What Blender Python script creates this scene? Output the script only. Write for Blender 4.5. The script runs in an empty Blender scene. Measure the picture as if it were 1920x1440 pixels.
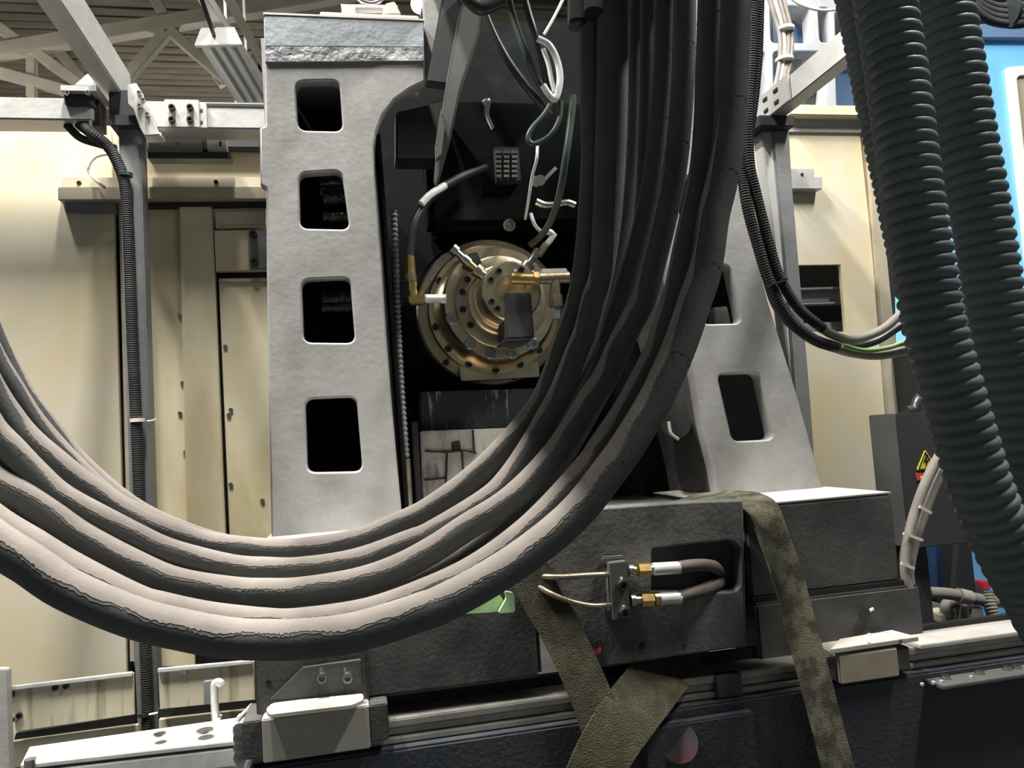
import bpy, bmesh, math, random
from mathutils import Vector, Matrix
random.seed(7)
scene = bpy.context.scene
col = scene.collection
R = math.radians
# ------------------------------------------------------------------ camera
F = 1450.0                                   # focal length in pixels of a 1920x1440 frame
YAW, PITCH, ROLL = R(11.5), R(4.0), R(3.9)
CAM = Vector((0, 0, 1.5))
fwd = Vector((math.sin(YAW)*math.cos(PITCH), math.cos(YAW)*math.cos(PITCH), math.sin(PITCH)))
right0 = Vector((math.cos(YAW), -math.sin(YAW), 0))
up0 = right0.cross(fwd)
right = right0*math.cos(ROLL) - up0*math.sin(ROLL)
up = right0*math.sin(ROLL) + up0*math.cos(ROLL)
cd = bpy.data.cameras.new('camera'); cam = bpy.data.objects.new('camera', cd); col.objects.link(cam)
cd.sensor_width = 36; cd.lens = 36*F/1920; cd.clip_start = .05; cd.clip_end = 100
M = Matrix((right, up, -fwd)).transposed().to_4x4(); M.translation = CAM
cam.matrix_world = M
scene.camera = cam
# ------------------------------------------------------------------ world, exposure
w = bpy.data.worlds.new('hall_air'); scene.world = w; w.use_nodes = True
w.node_tree.nodes['Background'].inputs[0].default_value = (.78, 1, 1.06, 1)
w.node_tree.nodes['Background'].inputs[1].default_value = .11
vs = scene.view_settings
vs.view_transform = 'Standard'; vs.look = 'None'; vs.gamma = 1; vs.exposure = 0.0
vs.use_curve_mapping = False
# ------------------------------------------------------------------ hall lamps (first two hang under luminaires; the rest are added to brighten, without fixtures)
def area(name, loc, sx, sy, power, color, aim=None):
    l = bpy.data.lights.new(name, 'AREA'); l.shape = 'RECTANGLE'; l.size = sx; l.size_y = sy
    l.energy = power; l.color = color
    o = bpy.data.objects.new(name, l); col.objects.link(o); o.location = loc
    if aim is not None: o.rotation_euler = (Vector(aim)-Vector(loc)).to_track_quat('-Z', 'Y').to_euler()
    return o
WARM = (1, .965, .90)
LAMPS = [((-1.85, 1.68, 6.0), 470), ((-.45, 1.7, 5.9), 470), ((2.7, 1.0, 5.2), 250), ((-4.6, 8.6, 5.3), 200), ((2.4, 4.2, 5.2), 100)]
for loc, p in LAMPS:
    area('area_light', loc, .22, 1.3, p, WARM)
for loc in ((-2.3, 5.6, 3.3), (-7.5, 10, 4.6), (-1.5, 11, 4.6), (-4.6, 7.4, 4.4)):          # added point lights without fixtures, brightening roof, trusses and luminaire
    l = bpy.data.lights.new('roof_fill_light', 'POINT'); l.energy = 110 if loc[1] > 7 else 45; l.color = WARM; l.shadow_soft_size = .3
    o = bpy.data.objects.new('roof_fill_light', l); col.objects.link(o); o.location = loc

# ------------------------------------------------------------------ pixel -> place helpers
def ray(px, py): return fwd*F + right*(px-960) - up*(py-720)
def P(px, py, Y):
    d = ray(px, py); return CAM + d*((Y-CAM.y)/d.y)
def PZ(px, py, z):
    d = ray(px, py); return CAM + d*((z-CAM.z)/d.z)
def PX(px, py, x):
    d = ray(px, py); return CAM + d*((x-CAM.x)/d.x)
def pxm(Y): return Y/F                      # metres in a pixel, near enough
# ------------------------------------------------------------------ materials
MATS = {}
def mat(name, c, rough=.5, metal=0., c2=None, scale=6., lo=.4, hi=.65, bump=0., bscale=60., stretch=None, detail=5, coat=0, emit=None, spec=None):
    m = bpy.data.materials.new(name); m.use_nodes = True; nt = m.node_tree; N = nt.nodes; L = nt.links
    b = N['Principled BSDF']; b.inputs['Roughness'].default_value = rough; b.inputs['Metallic'].default_value = metal
    b.inputs['Coat Weight'].default_value = coat
    if spec is not None: b.inputs['Specular IOR Level'].default_value = spec
    b.inputs['Base Color'].default_value = (*c, 1)
    tc = N.new('ShaderNodeTexCoord'); mp = N.new('ShaderNodeMapping'); L.new(tc.outputs['Object'], mp.inputs[0])
    if stretch: mp.inputs['Scale'].default_value = stretch
    if c2 is not None:
        n = N.new('ShaderNodeTexNoise'); n.inputs['Scale'].default_value = scale; n.inputs['Detail'].default_value = detail
        n.inputs['Roughness'].default_value = .6
        L.new(mp.outputs[0], n.inputs['Vector'])
        r = N.new('ShaderNodeValToRGB'); r.color_ramp.elements[0].position = lo; r.color_ramp.elements[1].position = hi
        r.color_ramp.elements[0].color = (*c, 1); r.color_ramp.elements[1].color = (*c2, 1)
        L.new(n.outputs['Fac'], r.inputs[0]); L.new(r.outputs[0], b.inputs['Base Color'])
    if bump:
        n2 = N.new('ShaderNodeTexNoise'); n2.inputs['Scale'].default_value = bscale; n2.inputs['Detail'].default_value = 4
        L.new(tc.outputs['Object'], n2.inputs['Vector'])
        bp = N.new('ShaderNodeBump'); bp.inputs['Strength'].default_value = bump; bp.inputs['Distance'].default_value = .01
        L.new(n2.outputs['Fac'], bp.inputs['Height']); L.new(bp.outputs[0], b.inputs['Normal'])
    if emit:
        b.inputs['Emission Color'].default_value = (*emit[0], 1); b.inputs['Emission Strength'].default_value = emit[1]
    MATS[name] = m
    return m
mat('cast_paint', (.32, .32, .312), .36, 0, (.215, .21, .203), 6, .42, .75, .10, 45)
mat('cast_top', (.30, .325, .35), .3, 0, (.24, .26, .28), 9, .4, .7, .25, 40)
mat('fillet', (.24, .25, .26), .25, 0, (.34, .35, .36), 30, .45, .7, 1.0, 34)
mat('dark_iron', (.085, .085, .082), .62, 0, (.05, .05, .05), 7, .42, .65, .15, 90)
mat('grey_iron', (.13, .13, .125), .6, 0, (.06, .06, .06), 9, .4, .68, .2, 70)
mat('cavity', (.006, .0075, .008), .75, 0, (.011, .013, .014), 8, .5, .7, spec=.06)  # near black: shade of the inner hollows put into the colour
mat('oily_rib', (.02, .022, .022), .12, 0, (.05, .055, .055), 20, .5, .7, .9, 40)
mat('bed_paint', (.035, .042, .055), .55, 0, (.055, .055, .055), 4, .4, .7, .3, 80)
mat('cream_sheet', (.58, .54, .44), .55, 0, (.58, .48, .27), 2.2, .42, .70, .04, 12, spec=.15)
mat('cream_dirty', (.62, .56, .40), .42, 0, (.38, .31, .16), 2.6, .45, .72, .06, 12, (1, 1, .35))
mat('stained_sheet', (.74, .68, .50), .4, 0, (.18, .15, .08), 9, .52, .74, .1, 20, (2.2, 1, .22))
mat('beige_edge', (.42, .38, .29), .45, 0, (.32, .28, .21), 5, .4, .7)
mat('gap_black', (.012, .013, .014), .7)
mat('frame_paint', (.42, .42, .405), .38, 0, (.35, .35, .335), 8, .45, .7, .1, 50)
mat('frame_grey', (.19, .195, .20), .45, 0, (.14, .145, .15), 8, .45, .7, .1, 50)
mat('steel', (.62, .62, .60), .28, 1, (.42, .42, .41), 30, .4, .7)
mat('bright_steel', (.80, .80, .78), .3, .35, (.66, .66, .64), 24, .4, .7)
mat('bolt_black', (.05, .05, .05), .35, .6)
mat('brass', (.83, .60, .24), .3, 1, (.62, .42, .16), 22, .4, .7)
mat('gilt_steel', (.92, .76, .50), .3, 1, (.62, .50, .33), 7, .42, .68, .1, 40)
mat('dull_gilt', (.55, .47, .34), .36, .9, (.28, .24, .18), 6, .4, .66, .15, 40)
mat('hose_rubber', (.125, .132, .13), .8, 0, (.10, .105, .103), 9, .42, .68, .08, 160, spec=.15)
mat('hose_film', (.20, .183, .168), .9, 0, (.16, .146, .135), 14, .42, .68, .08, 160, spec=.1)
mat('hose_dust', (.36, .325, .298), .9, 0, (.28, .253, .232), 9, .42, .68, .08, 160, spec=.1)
mat('corrugated', (.13, .16, .168), .45, 0, (.17, .20, .205), 5, .45, .75)
mat('conduit', (.028, .031, .033), .65, 0, (.05, .05, .05), 12, .45, .7, spec=.15)
mat('black_rubber', (.022, .027, .027), .38)
mat('green_rubber', (.04, .062, .048), .45)
mat('taupe_cable', (.29, .265, .24), .7, 0, (.22, .20, .185), 12, .4, .7)
mat('white_cable', (.72, .66, .58), .5)
mat('clear_tube', (.80, .84, .82), .12)
mat('lime', (.48, .74, .36), .4, 0, (.55, .80, .42), 5, .4, .7)
mat('earth_green', (.20, .32, .12), .5)
mat('blue_paint', (.16, .47, .86), .38, 0, (.20, .52, .9), 2, .4, .7)
mat('navy', (.02, .055, .14), .5)
mat('slate_blue', (.12, .20, .36), .5)
mat('pale_cast', (.52, .54, .56), .45, 0, (.42, .44, .45), 6, .4, .7)
mat('roof_wood', (.24, .205, .155), .85, 0, (.13, .11, .08), 3, .35, .7, .5, 30, (.4, 3, 1))
mat('truss_paint', (.60, .56, .45), .6, 0, (.46, .42, .33), 3, .4, .7)
mat('lamp_white', (.80, .80, .76), .5)
mat('glow', (1, .95, .8), .4, emit=((1, .86, .58), 45))
mat('tube_glow', (1, 1, 1), .4, emit=((1, .95, .86), 9))
mat('web_camo', (.055, .05, .034), .9, 0, (.18, .17, .11), 15, .42, .60, .8, 260, detail=2)
mat('web_dark', (.045, .04, .022), .9, 0, (.085, .075, .04), 14, .44, .6, .8, 260)
mat('box_grey', (.105, .105, .10), .55, 0, (.08, .08, .078), 6, .4, .7, spec=.25)
mat('brown_hose', (.09, .075, .068), .7, 0, (.14, .10, .08), 14, .45, .7)
mat('box_dark', (.042, .044, .046), .6, spec=.2)
mat('sign_yellow', (.78, .72, .05), .5)
mat('sign_black', (.012, .012, .012), .6)
mat('sign_red', (.62, .05, .06), .5)
mat('red_paint', (.07, .024, .028), .7, 0, (.045, .042, .046), 26, .42, .6)
mat('red_dot', (.22, .02, .02), .6)
mat('dirty_white', (.42, .41, .37), .5, 0, (.09, .085, .075), 12, .52, .66, .2, 40, (1, 1, .45))
mat('drip_black', (.02, .024, .026), .5, 0, (.40, .40, .38), 26, .58, .68, 0, 40, (1, 1, .16))
mat('carriage', (.46, .44, .38), .5, 0, (.38, .36, .31), 8, .4, .7)
mat('rail_steel', (.40, .39, .35), .38, .5, (.25, .24, .22), 10, .4, .7)
mat('lit_tray', (.52, .49, .46), .5, 0, (.40, .38, .355), 8, .4, .7)  # pale tone; carries the overhead light on base and rail tops
mat('concrete', (.055, .055, .052), .85, 0, (.035, .035, .034), 2, .4, .7, .3, 30)
mat('hall_wall', (.40, .38, .32), .8, 0, (.32, .30, .25), 1, .4, .7)
# ------------------------------------------------------------------ mesh builder
class MB:
    def __init__(s): s.v = []; s.f = []
    def add(s, vs_, fs):
        o = len(s.v); s.v += [Vector(a) for a in vs_]; s.f += [tuple(i+o for i in f) for f in fs]; return s
    def box(s, x0, x1, y0, y1, z0, z1):
        if x0 > x1: x0, x1 = x1, x0
        if y0 > y1: y0, y1 = y1, y0
        if z0 > z1: z0, z1 = z1, z0
        return s.add([(x0,y0,z0),(x1,y0,z0),(x1,y1,z0),(x0,y1,z0),(x0,y0,z1),(x1,y0,z1),(x1,y1,z1),(x0,y1,z1)],
                     [(0,3,2,1),(4,5,6,7),(0,1,5,4),(1,2,6,5),(2,3,7,6),(3,0,4,7)])
    def pbox(s, a, b, c, d, Y, depth):      # box whose front rectangle fills pixels a..c, b..d on the plane y = Y
        mx, my = (a+c)/2, (b+d)/2
        return s.box(P(a, my, Y).x, P(c, my, Y).x, Y, Y+depth, P(mx, d, Y).z, P(mx, b, Y).z)
    def beam(s, p, q, wx, wz, upv=(0, 0, 1)):
        p, q = Vector(p), Vector(q); d = (q-p).normalized(); u = Vector(upv)
        if abs(d.dot(u)) > .98: u = Vector((0, 1, 0))
        sd = d.cross(u).normalized(); u = sd.cross(d).normalized()
        vs_ = []
        for e in (p, q):
            for a, b in ((-1,-1),(1,-1),(1,1),(-1,1)): vs_.append(e + sd*a*wx/2 + u*b*wz/2)
        return s.add(vs_, [(0,1,2,3),(7,6,5,4),(0,4,5,1),(1,5,6,2),(2,6,7,3),(3,7,4,0)])
    def prism(s, loop, vec):
        n = len(loop); vec = Vector(vec); a = [Vector(p) for p in loop]
        nrm = sum(((a[i]).cross(a[(i+1) % n]) for i in range(n)), Vector())
        if nrm.dot(vec) > 0: a.reverse()
        return s.add(a+[p+vec for p in a], [tuple(range(n)), tuple(range(2*n-1, n-1, -1))] + [(i, n+i, n+(i+1) % n, (i+1) % n) for i in range(n)])
    def ppoly(s, pts, Y, depth): return s.prism([P(x, y, Y) for x, y in pts], (0, depth, 0))
    def cyl(s, p, q, r, r2=None, seg=16): return s.tube([Vector(p), Vector(q)], [r, r if r2 is None else r2], seg)
    def tube(s, pts, r, seg=12, cap=True):
        n = len(pts); pts = [Vector(p) for p in pts]
        rr = r if isinstance(r, (list, tuple)) else [r]*n
        o = len(s.v); prev = None
        for i in range(n):
            t = (pts[min(i+1, n-1)]-pts[max(i-1, 0)]).normalized()
            if prev is None:
                a = Vector((0, 0, 1)) if abs(t.z) < .9 else Vector((0, 1, 0))
                u = t.cross(a).normalized()
            else:
                u = (prev - t*prev.dot(t)).normalized()
            prev = u; v = t.cross(u)
            for k in range(seg):
                an = 2*math.pi*k/seg; s.v.append(pts[i] + (u*math.cos(an)+v*math.sin(an))*rr[i])
        for i in range(n-1):
            for k in range(seg):
                k2 = (k+1) % seg
                s.f.append((o+i*seg+k, o+i*seg+k2, o+(i+1)*seg+k2, o+(i+1)*seg+k))
        if cap:
            s.f.append(tuple(o+k for k in range(seg-1, -1, -1))); s.f.append(tuple(o+(n-1)*seg+k for k in range(seg)))
        return s
    def lathe(s, prof, x, z, seg=56):       # profile of (radius, y), axis along y
        return s.tube([Vector((x, y, z)) for r, y in prof], [r for r, y in prof], seg) if False else s._lathe(prof, x, z, seg)
    def _lathe(s, prof, x, z, seg):
        o = len(s.v); n = len(prof)
        for r, y in prof:
            for k in range(seg):
                a = 2*math.pi*k/seg; s.v.append(Vector((x+r*math.cos(a), y, z+r*math.sin(a))))
        for i in range(n-1):
            for k in range(seg):
                k2 = (k+1) % seg
                s.f.append((o+i*seg+k, o+(i+1)*seg+k, o+(i+1)*seg+k2, o+i*seg+k2))
        if prof[0][0] > 1e-4: s.f.append(tuple(o+k for k in range(seg)))
        if prof[-1][0] > 1e-4: s.f.append(tuple(o+(n-1)*seg+k for k in range(seg-1, -1, -1)))
        return s
    def ribbon(s, pts, wdir, width, th):
        n = len(pts); pts = [Vector(p) for p in pts]; o = len(s.v)
        for i, p in enumerate(pts):
            t = (pts[min(i+1, n-1)]-pts[max(i-1, 0)]).normalized()
            wd = Vector(wdir[i] if isinstance(wdir, list) else wdir); wd = (wd - t*wd.dot(t)).normalized(); nn = t.cross(wd)
            for a, b in ((-1,-1),(1,-1),(1,1),(-1,1)): s.v.append(p + wd*a*width/2 + nn*b*th/2)
        for i in range(n-1):
            for k in range(4):
                k2 = (k+1) % 4; s.f.append((o+i*4+k, o+i*4+k2, o+(i+1)*4+k2, o+(i+1)*4+k))
        s.f.append((o+3, o+2, o+1, o)); e = o+(n-1)*4; s.f.append((e, e+1, e+2, e+3))
        return s
    def build(s, name, m, parent=None, bev=0., smooth=True):
        c = Vector([(min(v[i] for v in s.v)+max(v[i] for v in s.v))/2 for i in range(3)])
        me = bpy.data.meshes.new(name); me.from_pydata([v-c for v in s.v], [], s.f)
        bm = bmesh.new(); bm.from_mesh(me); bmesh.ops.recalc_face_normals(bm, faces=bm.faces)
        if bev:
            es = [e for e in bm.edges if len(e.link_faces) == 2 and e.calc_face_angle(0) > .6]
            bmesh.ops.bevel(bm, geom=es, offset=bev, segments=2, affect='EDGES', clamp_overlap=True)
        bm.to_mesh(me); bm.free()
        return link(name, me, m, parent, c, smooth)
def link(name, me, m, parent, loc, smooth=True):
    me.materials.clear(); me.materials.append(MATS[m])
    if smooth:
        me.shade_smooth(); me.set_sharp_from_angle(angle=R(38))
    o = bpy.data.objects.new(name, me); col.objects.link(o); o.location = loc
    if parent is not None: adopt(o, parent)
    return o
def wloc(o):
    l = Vector(o.location)
    while o.parent is not None:
        o2 = o.parent; l = l  # children keep world coordinates through the parent inverse
        break
    return l
ORG = {}
def adopt(o, parent):
    ORG.setdefault(parent.name, Vector(parent.location))
    o.parent = parent; o.matrix_parent_inverse = Matrix.Translation(-ORG[parent.name])
    ORG[o.name] = Vector(o.location) if parent.parent is None else Vector(o.location)
def tag(o, label, cat, group=None, kind=None):
    if label: o['label'] = label
    if cat: o['category'] = cat
    if group: o['group'] = group
    if kind: o['kind'] = kind
    return o
def thing(name, loc, label, cat, group=None):
    o = bpy.data.objects.new(name, None); col.objects.link(o); o.location = loc; o.empty_display_size = .1
    ORG[o.name] = Vector(loc)
    return tag(o, label, cat, group)
def spline(pts, n=8):
    pts = [Vector(p) for p in pts]; q = [pts[0]*2-pts[1]] + pts + [pts[-1]*2-pts[-2]]; out = []
    for i in range(1, len(q)-2):
        a, b, c, d = q[i-1:i+3]
        for k in range(n):
            t = k/n
            out.append(.5*((2*b)+(c-a)*t+(2*a-5*b+4*c-d)*t*t+(3*b-a-3*c+d)*t*t*t))
    out.append(pts[-1]); return out
def spx(pts, n=8): return spline([P(*p) for p in pts], n)
def rround(pts, r, k=5):                      # round the corners of a pixel polygon
    out = []; n = len(pts)
    for i in range(n):
        a, b, c = Vector(pts[i-1]), Vector(pts[i]), Vector(pts[(i+1) % n])
        rr = min(r, (a-b).length/2.1, (c-b).length/2.1)
        p, q = b+(a-b).normalized()*rr, b+(c-b).normalized()*rr
        for j in range(k+1):
            t = j/k; out.append(tuple(p*(1-t)**2 + b*2*t*(1-t) + q*t*t))
    return out
def plate(name, outer, holes, Y, thick, m, parent=None, bev=.004):
    cu = bpy.data.curves.new(name, 'CURVE'); cu.dimensions = '2D'; cu.fill_mode = 'BOTH'
    cu.extrude = thick/2-bev; cu.bevel_depth = bev; cu.bevel_resolution = 2; cu.offset = -bev
    for loop in [outer]+holes:
        sp = cu.splines.new('POLY'); sp.points.add(len(loop)-1); sp.use_cyclic_u = True
        for i, (x, y) in enumerate(loop):
            p = P(x, y, Y); sp.points[i].co = (p.x, p.z, 0, 1)
    ob = bpy.data.objects.new(name, cu); col.objects.link(ob)
    dg = bpy.context.evaluated_depsgraph_get(); me = bpy.data.meshes.new_from_object(ob.evaluated_get(dg))
    bpy.data.objects.remove(ob); bpy.data.curves.remove(cu); me.name = name
    vs_ = [Vector((v.co.x, Y+thick/2-v.co.z, v.co.y)) for v in me.vertices]
    c = sum(vs_, Vector())/len(vs_)
    for v, q in zip(me.vertices, vs_): v.co = q-c
    return link(name, me, m, parent, c)
BOLT = {}
def bolt(parent, p, r, m='steel', h=None, axis='y', name='bolt'):
    h = h or r*.9; key = (round(r, 4), round(h, 4), m, axis)
    if key not in BOLT:
        b = MB()
        prof = [(r*.55, .0), (r*.5, -h*.35)]
        b._lathe([(r, 0), (r, -h*.85), (r*.9, -h), (r*.52, -h), (r*.48, -h*.4), (.0002, -h*.4)], 0, 0, 12)
        me = bpy.data.meshes.new(name); me.from_pydata(b.v, [], b.f)
        if axis == 'x': me.transform(Matrix.Rotation(R(-90), 4, 'Z'))
        if axis == 'z': me.transform(Matrix.Rotation(R(-90), 4, 'X'))
        bm = bmesh.new(); bm.from_mesh(me); bmesh.ops.recalc_face_normals(bm, faces=bm.faces); bm.to_mesh(me); bm.free()
        me.materials.append(MATS[m]); me.shade_smooth(); me.set_sharp_from_angle(angle=R(38)); BOLT[key] = me
    o = bpy.data.objects.new(name, BOLT[key]); col.objects.link(o); o.location = p
    if parent is not None: adopt(o, parent)
    return o

# ================================================================== the hall
CZ = 6.7
tag(MB().box(-14, 14, -6, 20, -.1, 0).build('floor', 'concrete'), 'grey concrete shop floor under the machine', None, kind='structure')
tag(MB().box(-14, 14, 17.6, 17.8, 0, CZ).build('wall_back', 'hall_wall'), 'dull beige far wall of the hall', None, kind='structure')
ceil = tag(MB().box(-14, 10, -6, 17.8, CZ+.03, CZ+.13).build('ceiling', 'roof_wood'), 'brown timber roof deck of the hall', None, kind='structure')
bme = None
for i in range(58):
    y = 7.4+i*.175
    if bme is None:
        ob = MB().box(-12, 3, y, y+.158, CZ-.012, CZ+.03).build('roof_board', 'roof_wood', ceil, .006); bme = ob.data; y0 = ob.location.copy()
    else:
        ob = bpy.data.objects.new('roof_board', bme); col.objects.link(ob); ob.location = (y0.x+random.uniform(-.4, .4), y0.y+i*.175, y0.z+random.uniform(-.012, .012)); adopt(ob, ceil)
# trusses under the roof
def truss(Y, segs, label, wd=.17):
    t = thing('roof_truss', P(segs[0][0], segs[0][1], Y), label, 'truss', 'roof trusses behind the machine')
    for nm, a, b, c, d, s_ in segs:
        MB().beam(P(a, b, Y), P(c, d, Y+(.0 if nm != 'purlin' else 1.2)), wd*s_, wd*s_, (0, 1, 0)).build(nm, 'truss_paint', t, .008)
    return t
def truss2(Y, base, label, wd):
    t = thing('roof_truss', P(base[0][1], base[0][2], Y), label, 'truss', 'roof trusses behind the machine')
    for nm, a, b, c, d, s_ in base:
        MB().beam(P(a, b, Y+.02*(nm != 'chord')), P(c, d, Y+.02*(nm != 'chord')), wd*s_, wd*s_, (0, 1, 0)).build(nm, 'truss_paint', t, .008)
    return t
truss2(8.6, [('chord', -160, 124, 700, -20, 1.), ('web', 58, 95, -90, -10, .75), ('web', 62, 95, 160, 168, .75), ('web', 60, 98, 60, 185, .6),
             ('web', 312, 62, 235, 150, .75), ('web', 318, 58, 425, 150, .75), ('web', 318, 50, 270, -40, .75), ('chord', -80, 115, 130, 172, .7)],
       'near cream roof truss with a sloping chord and V webs', .15)
truss2(10.2, [('chord', 470, -60, 488, 210, .8), ('chord', 482, -60, 498, 210, .8), ('web', 480, -30, 520, 60, .6), ('web', 45, 20, 160, 155, .8), ('web', -30, -40, 45, 20, .8), ('web', 300, -20, 345, 45, .8), ('web', 345, 45, 420, 160, .8)],
       'farther cream truss with twin uprights beside the column', .15)
# luminaires
def luminaire(a, b, label, wd=.26, glow=True):
    a, b = Vector(a), Vector(b); d = (b-a).normalized(); s_ = Vector((d.y, -d.x, 0)); U = Vector((0, 0, 1))
    t = thing('ceiling_luminaire', (a+b)/2, label, 'lamp', 'ceiling luminaires')
    def sect(e0, e1, prof, nm, m, bev=.004):
        q = MB(); q.prism([e0+s_*x+U*z for x, z in prof], e1-e0); return q.build(nm, m, t, bev)
    sect(a, b, [(-wd*.5, 0), (wd*.5, 0), (wd*.3, wd*.3), (-wd*.3, wd*.3)], 'housing', 'lamp_white')
    for e in (a-d*.04, b): sect(e, e+d*.04, [(-wd*.58, -.02), (wd*.58, -.02), (wd*.4, wd*.38), (-wd*.4, wd*.38)], 'end_cap', 'lamp_white')
    for x in (-.26, 0, .26):
        MB().tube([a+s_*wd*x-U*.012+d*.02, b+s_*wd*x-U*.012-d*.02], .013, 8).build('tube', 'tube_glow' if glow else 'lamp_white', t)
    for k in (.2, .8):
        c = a.lerp(b, k); MB().beam(c+U*wd*.3, c+U*(CZ-c.z), .02, .02).build('hanger', 'lamp_white', t)
    return t
za = 4.55
luminaire(PZ(412, 84, za), PZ(476, 190, za), 'white luminaire hanging below the roof left of the column', .3, False)
for i, (loc, p) in enumerate(LAMPS):
    if i in (0, 1):
        l = Vector(loc); luminaire(l+Vector((0, -.66, .05)), l+Vector((0, .66, .05)), ['white luminaire overhead above the left hoses', 'white luminaire overhead above the hose bundle'][i])
tr = thing('lighting_trunking', PZ(372, -10, za+.2), 'steel lighting channel running beside the hanging luminaire', 'trunking')
MB().beam(PZ(340, -70, za+.2), PZ(500, 172, za+.2), .07, .09).build('channel', 'lamp_white', tr, .004)
MB().beam(PZ(365, -40, za+.05), PZ(402, 68, za+.05), .025, .025).build('conduit', 'bolt_black', tr)
MB().beam(PZ(398, -60, za+.34), PZ(505, 140, za+.34), .06, .03).build('channel', 'truss_paint', tr)

# ================================================================== enclosure, left of the column
YW = 3.05
en = thing('machine_enclosure', P(300, 1290, YW), 'cream sheet metal enclosure behind the left post', 'enclosure')
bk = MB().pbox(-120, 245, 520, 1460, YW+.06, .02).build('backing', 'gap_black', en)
p1 = MB().ppoly([(-130, 240), (208, 240), (214, 395), (238, 1252), (247, 1420), (-130, 1440)], YW, .02).build('panel', 'cream_sheet', en, .002)
MB().ppoly([(219, 240), (226, 240), (252, 1240), (244, 1240)], YW+.002, .02).build('panel_trim', 'beige_edge', en)
p2 = MB().ppoly([(224, 380), (338, 380), (362, 1120), (366, 1250), (250, 1250)], YW+.025, .02).build('panel', 'cream_dirty', en, .002)
MB().ppoly([(330, 392), (342, 392), (348, 590), (336, 590)], YW+.012, .012).build('flange', 'beige_edge', p2)
for x, y in ((332, 462), (337, 590), (343, 718), (338, 775), (348, 848), (352, 980)): bolt(p2, P(x, y, YW+.025), .008, 'steel', .007, name='screw')
cv = MB().ppoly([(336, 384), (397, 382), (424, 1030), (428, 1130), (366, 1130), (350, 1000)], YW-.01, .04).build('cover_board', 'cream_dirty', en, .004)
p3 = MB().ppoly([(410, 522), (560, 520), (580, 1130), (436, 1130)], YW+.01, .03).build('panel', 'cream_dirty', en, .002)
for x, y in ((423, 650), (433, 768), (429, 778), (433, 908), (492, 938)): bolt(p3, P(x, y, YW+.01), .008, 'steel', .007, name='screw')
p4 = MB().pbox(404, 390, 498, 428, YW+.01, .03).build('panel', 'cream_sheet', en, .002)
MB().pbox(415, 396, 497, 420, YW+.004, .01).build('raised_sheet', 'cream_sheet', p4, .001)
for x, y in ((411, 394), (417, 423)): bolt(p4, P(x, y, YW+.01), .007, 'steel', .006, name='screw')
p5 = MB().pbox(403, 431, 560, 507, YW-.008, .03).build('panel', 'cream_sheet', en, .002)
hp = MB().pbox(465, 431, 540, 503, YW-.02, .012).build('mounting_plate', 'frame_grey', en, .002)
for x, y in ((475, 440), (477, 492)): bolt(hp, P(x, y, YW-.02), .015, 'bolt_black', .018)
MB().pbox(410, 521, 560, 527, YW+.0, .02).build('lip', 'beige_edge', p3)
hd = MB().pbox(-130, 236, 560, 336, YW+.03, .02).build('header_sheet', 'cream_sheet', en)
bp_ = MB().pbox(116, 332, 560, 354, YW-.012, .02).build('ledge_back', 'beige_edge', en, .002)
for x, y in ((148, 343), (405, 341)): MB().cyl(P(x, y, YW-.012), P(x, y, YW-.016), .008, seg=12).build('hole', 'gap_black', bp_)
MB().pbox(108, 350, 560, 374, YW-.05, .06).build('drip_ledge', 'beige_edge', en, .003)
MB().pbox(122, 374, 216, 397, YW-.03, .04).build('ledge_return', 'frame_grey', en, .002)
MB().pbox(274, 374, 560, 386, YW-.02, .04).build('ledge_shade_strip', 'gap_black', en)  # black strip painted in as the shade under the ledge
MB().pbox(268, 242, 486, 276, YW-.02, .06).build('cable_tray', 'box_dark', en, .003)

# gantry frame on the left
YB = 2.82
g = thing('gantry_frame', P(268, 1440, YB), 'grey square tube gantry frame in front of the left panels', 'frame')
tp = P(244, 225, YB)
MB().ppoly([(221, 215), (262, 215), (292, 1240), (298, 1420), (260, 1420), (252, 1240)], YB, .085).build('post', 'frame_grey', g, .005)
MB().pbox(204, 168, 256, 225, YB+.01, .07).build('post_head', 'box_dark', g, .004)
MB().pbox(-160, 181, 173, 223, YB-.02, .11).build('beam', 'frame_paint', g, .005)
MB().pbox(172, 178, 186, 236, YB+.0, .08).build('beam_cap', 'gap_black', g)
MB().pbox(262, 191, 560, 241, YB-.02, .11).build('beam', 'frame_paint', g, .005)
MB().pbox(386, 195, 560, 200, YB-.023, .02).build('groove', 'gap_black', g)
pl = MB().pbox(308, 186, 374, 239, YB-.04, .02).build('splice_plate', 'frame_paint', g, .003)
for x in (323, 357):
    for y in (203, 226): bolt(pl, P(x, y, YB-.04), .0115, 'bolt_black', .014)
sp = MB().pbox(375, 195, 388, 240, YB-.034, .02).build('slotted_plate', 'frame_paint', g, .002)
for y in (206, 228): MB().pbox(374, y-2, 380, y+3, YB-.036, .01).build('slot', 'gap_black', sp)
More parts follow.
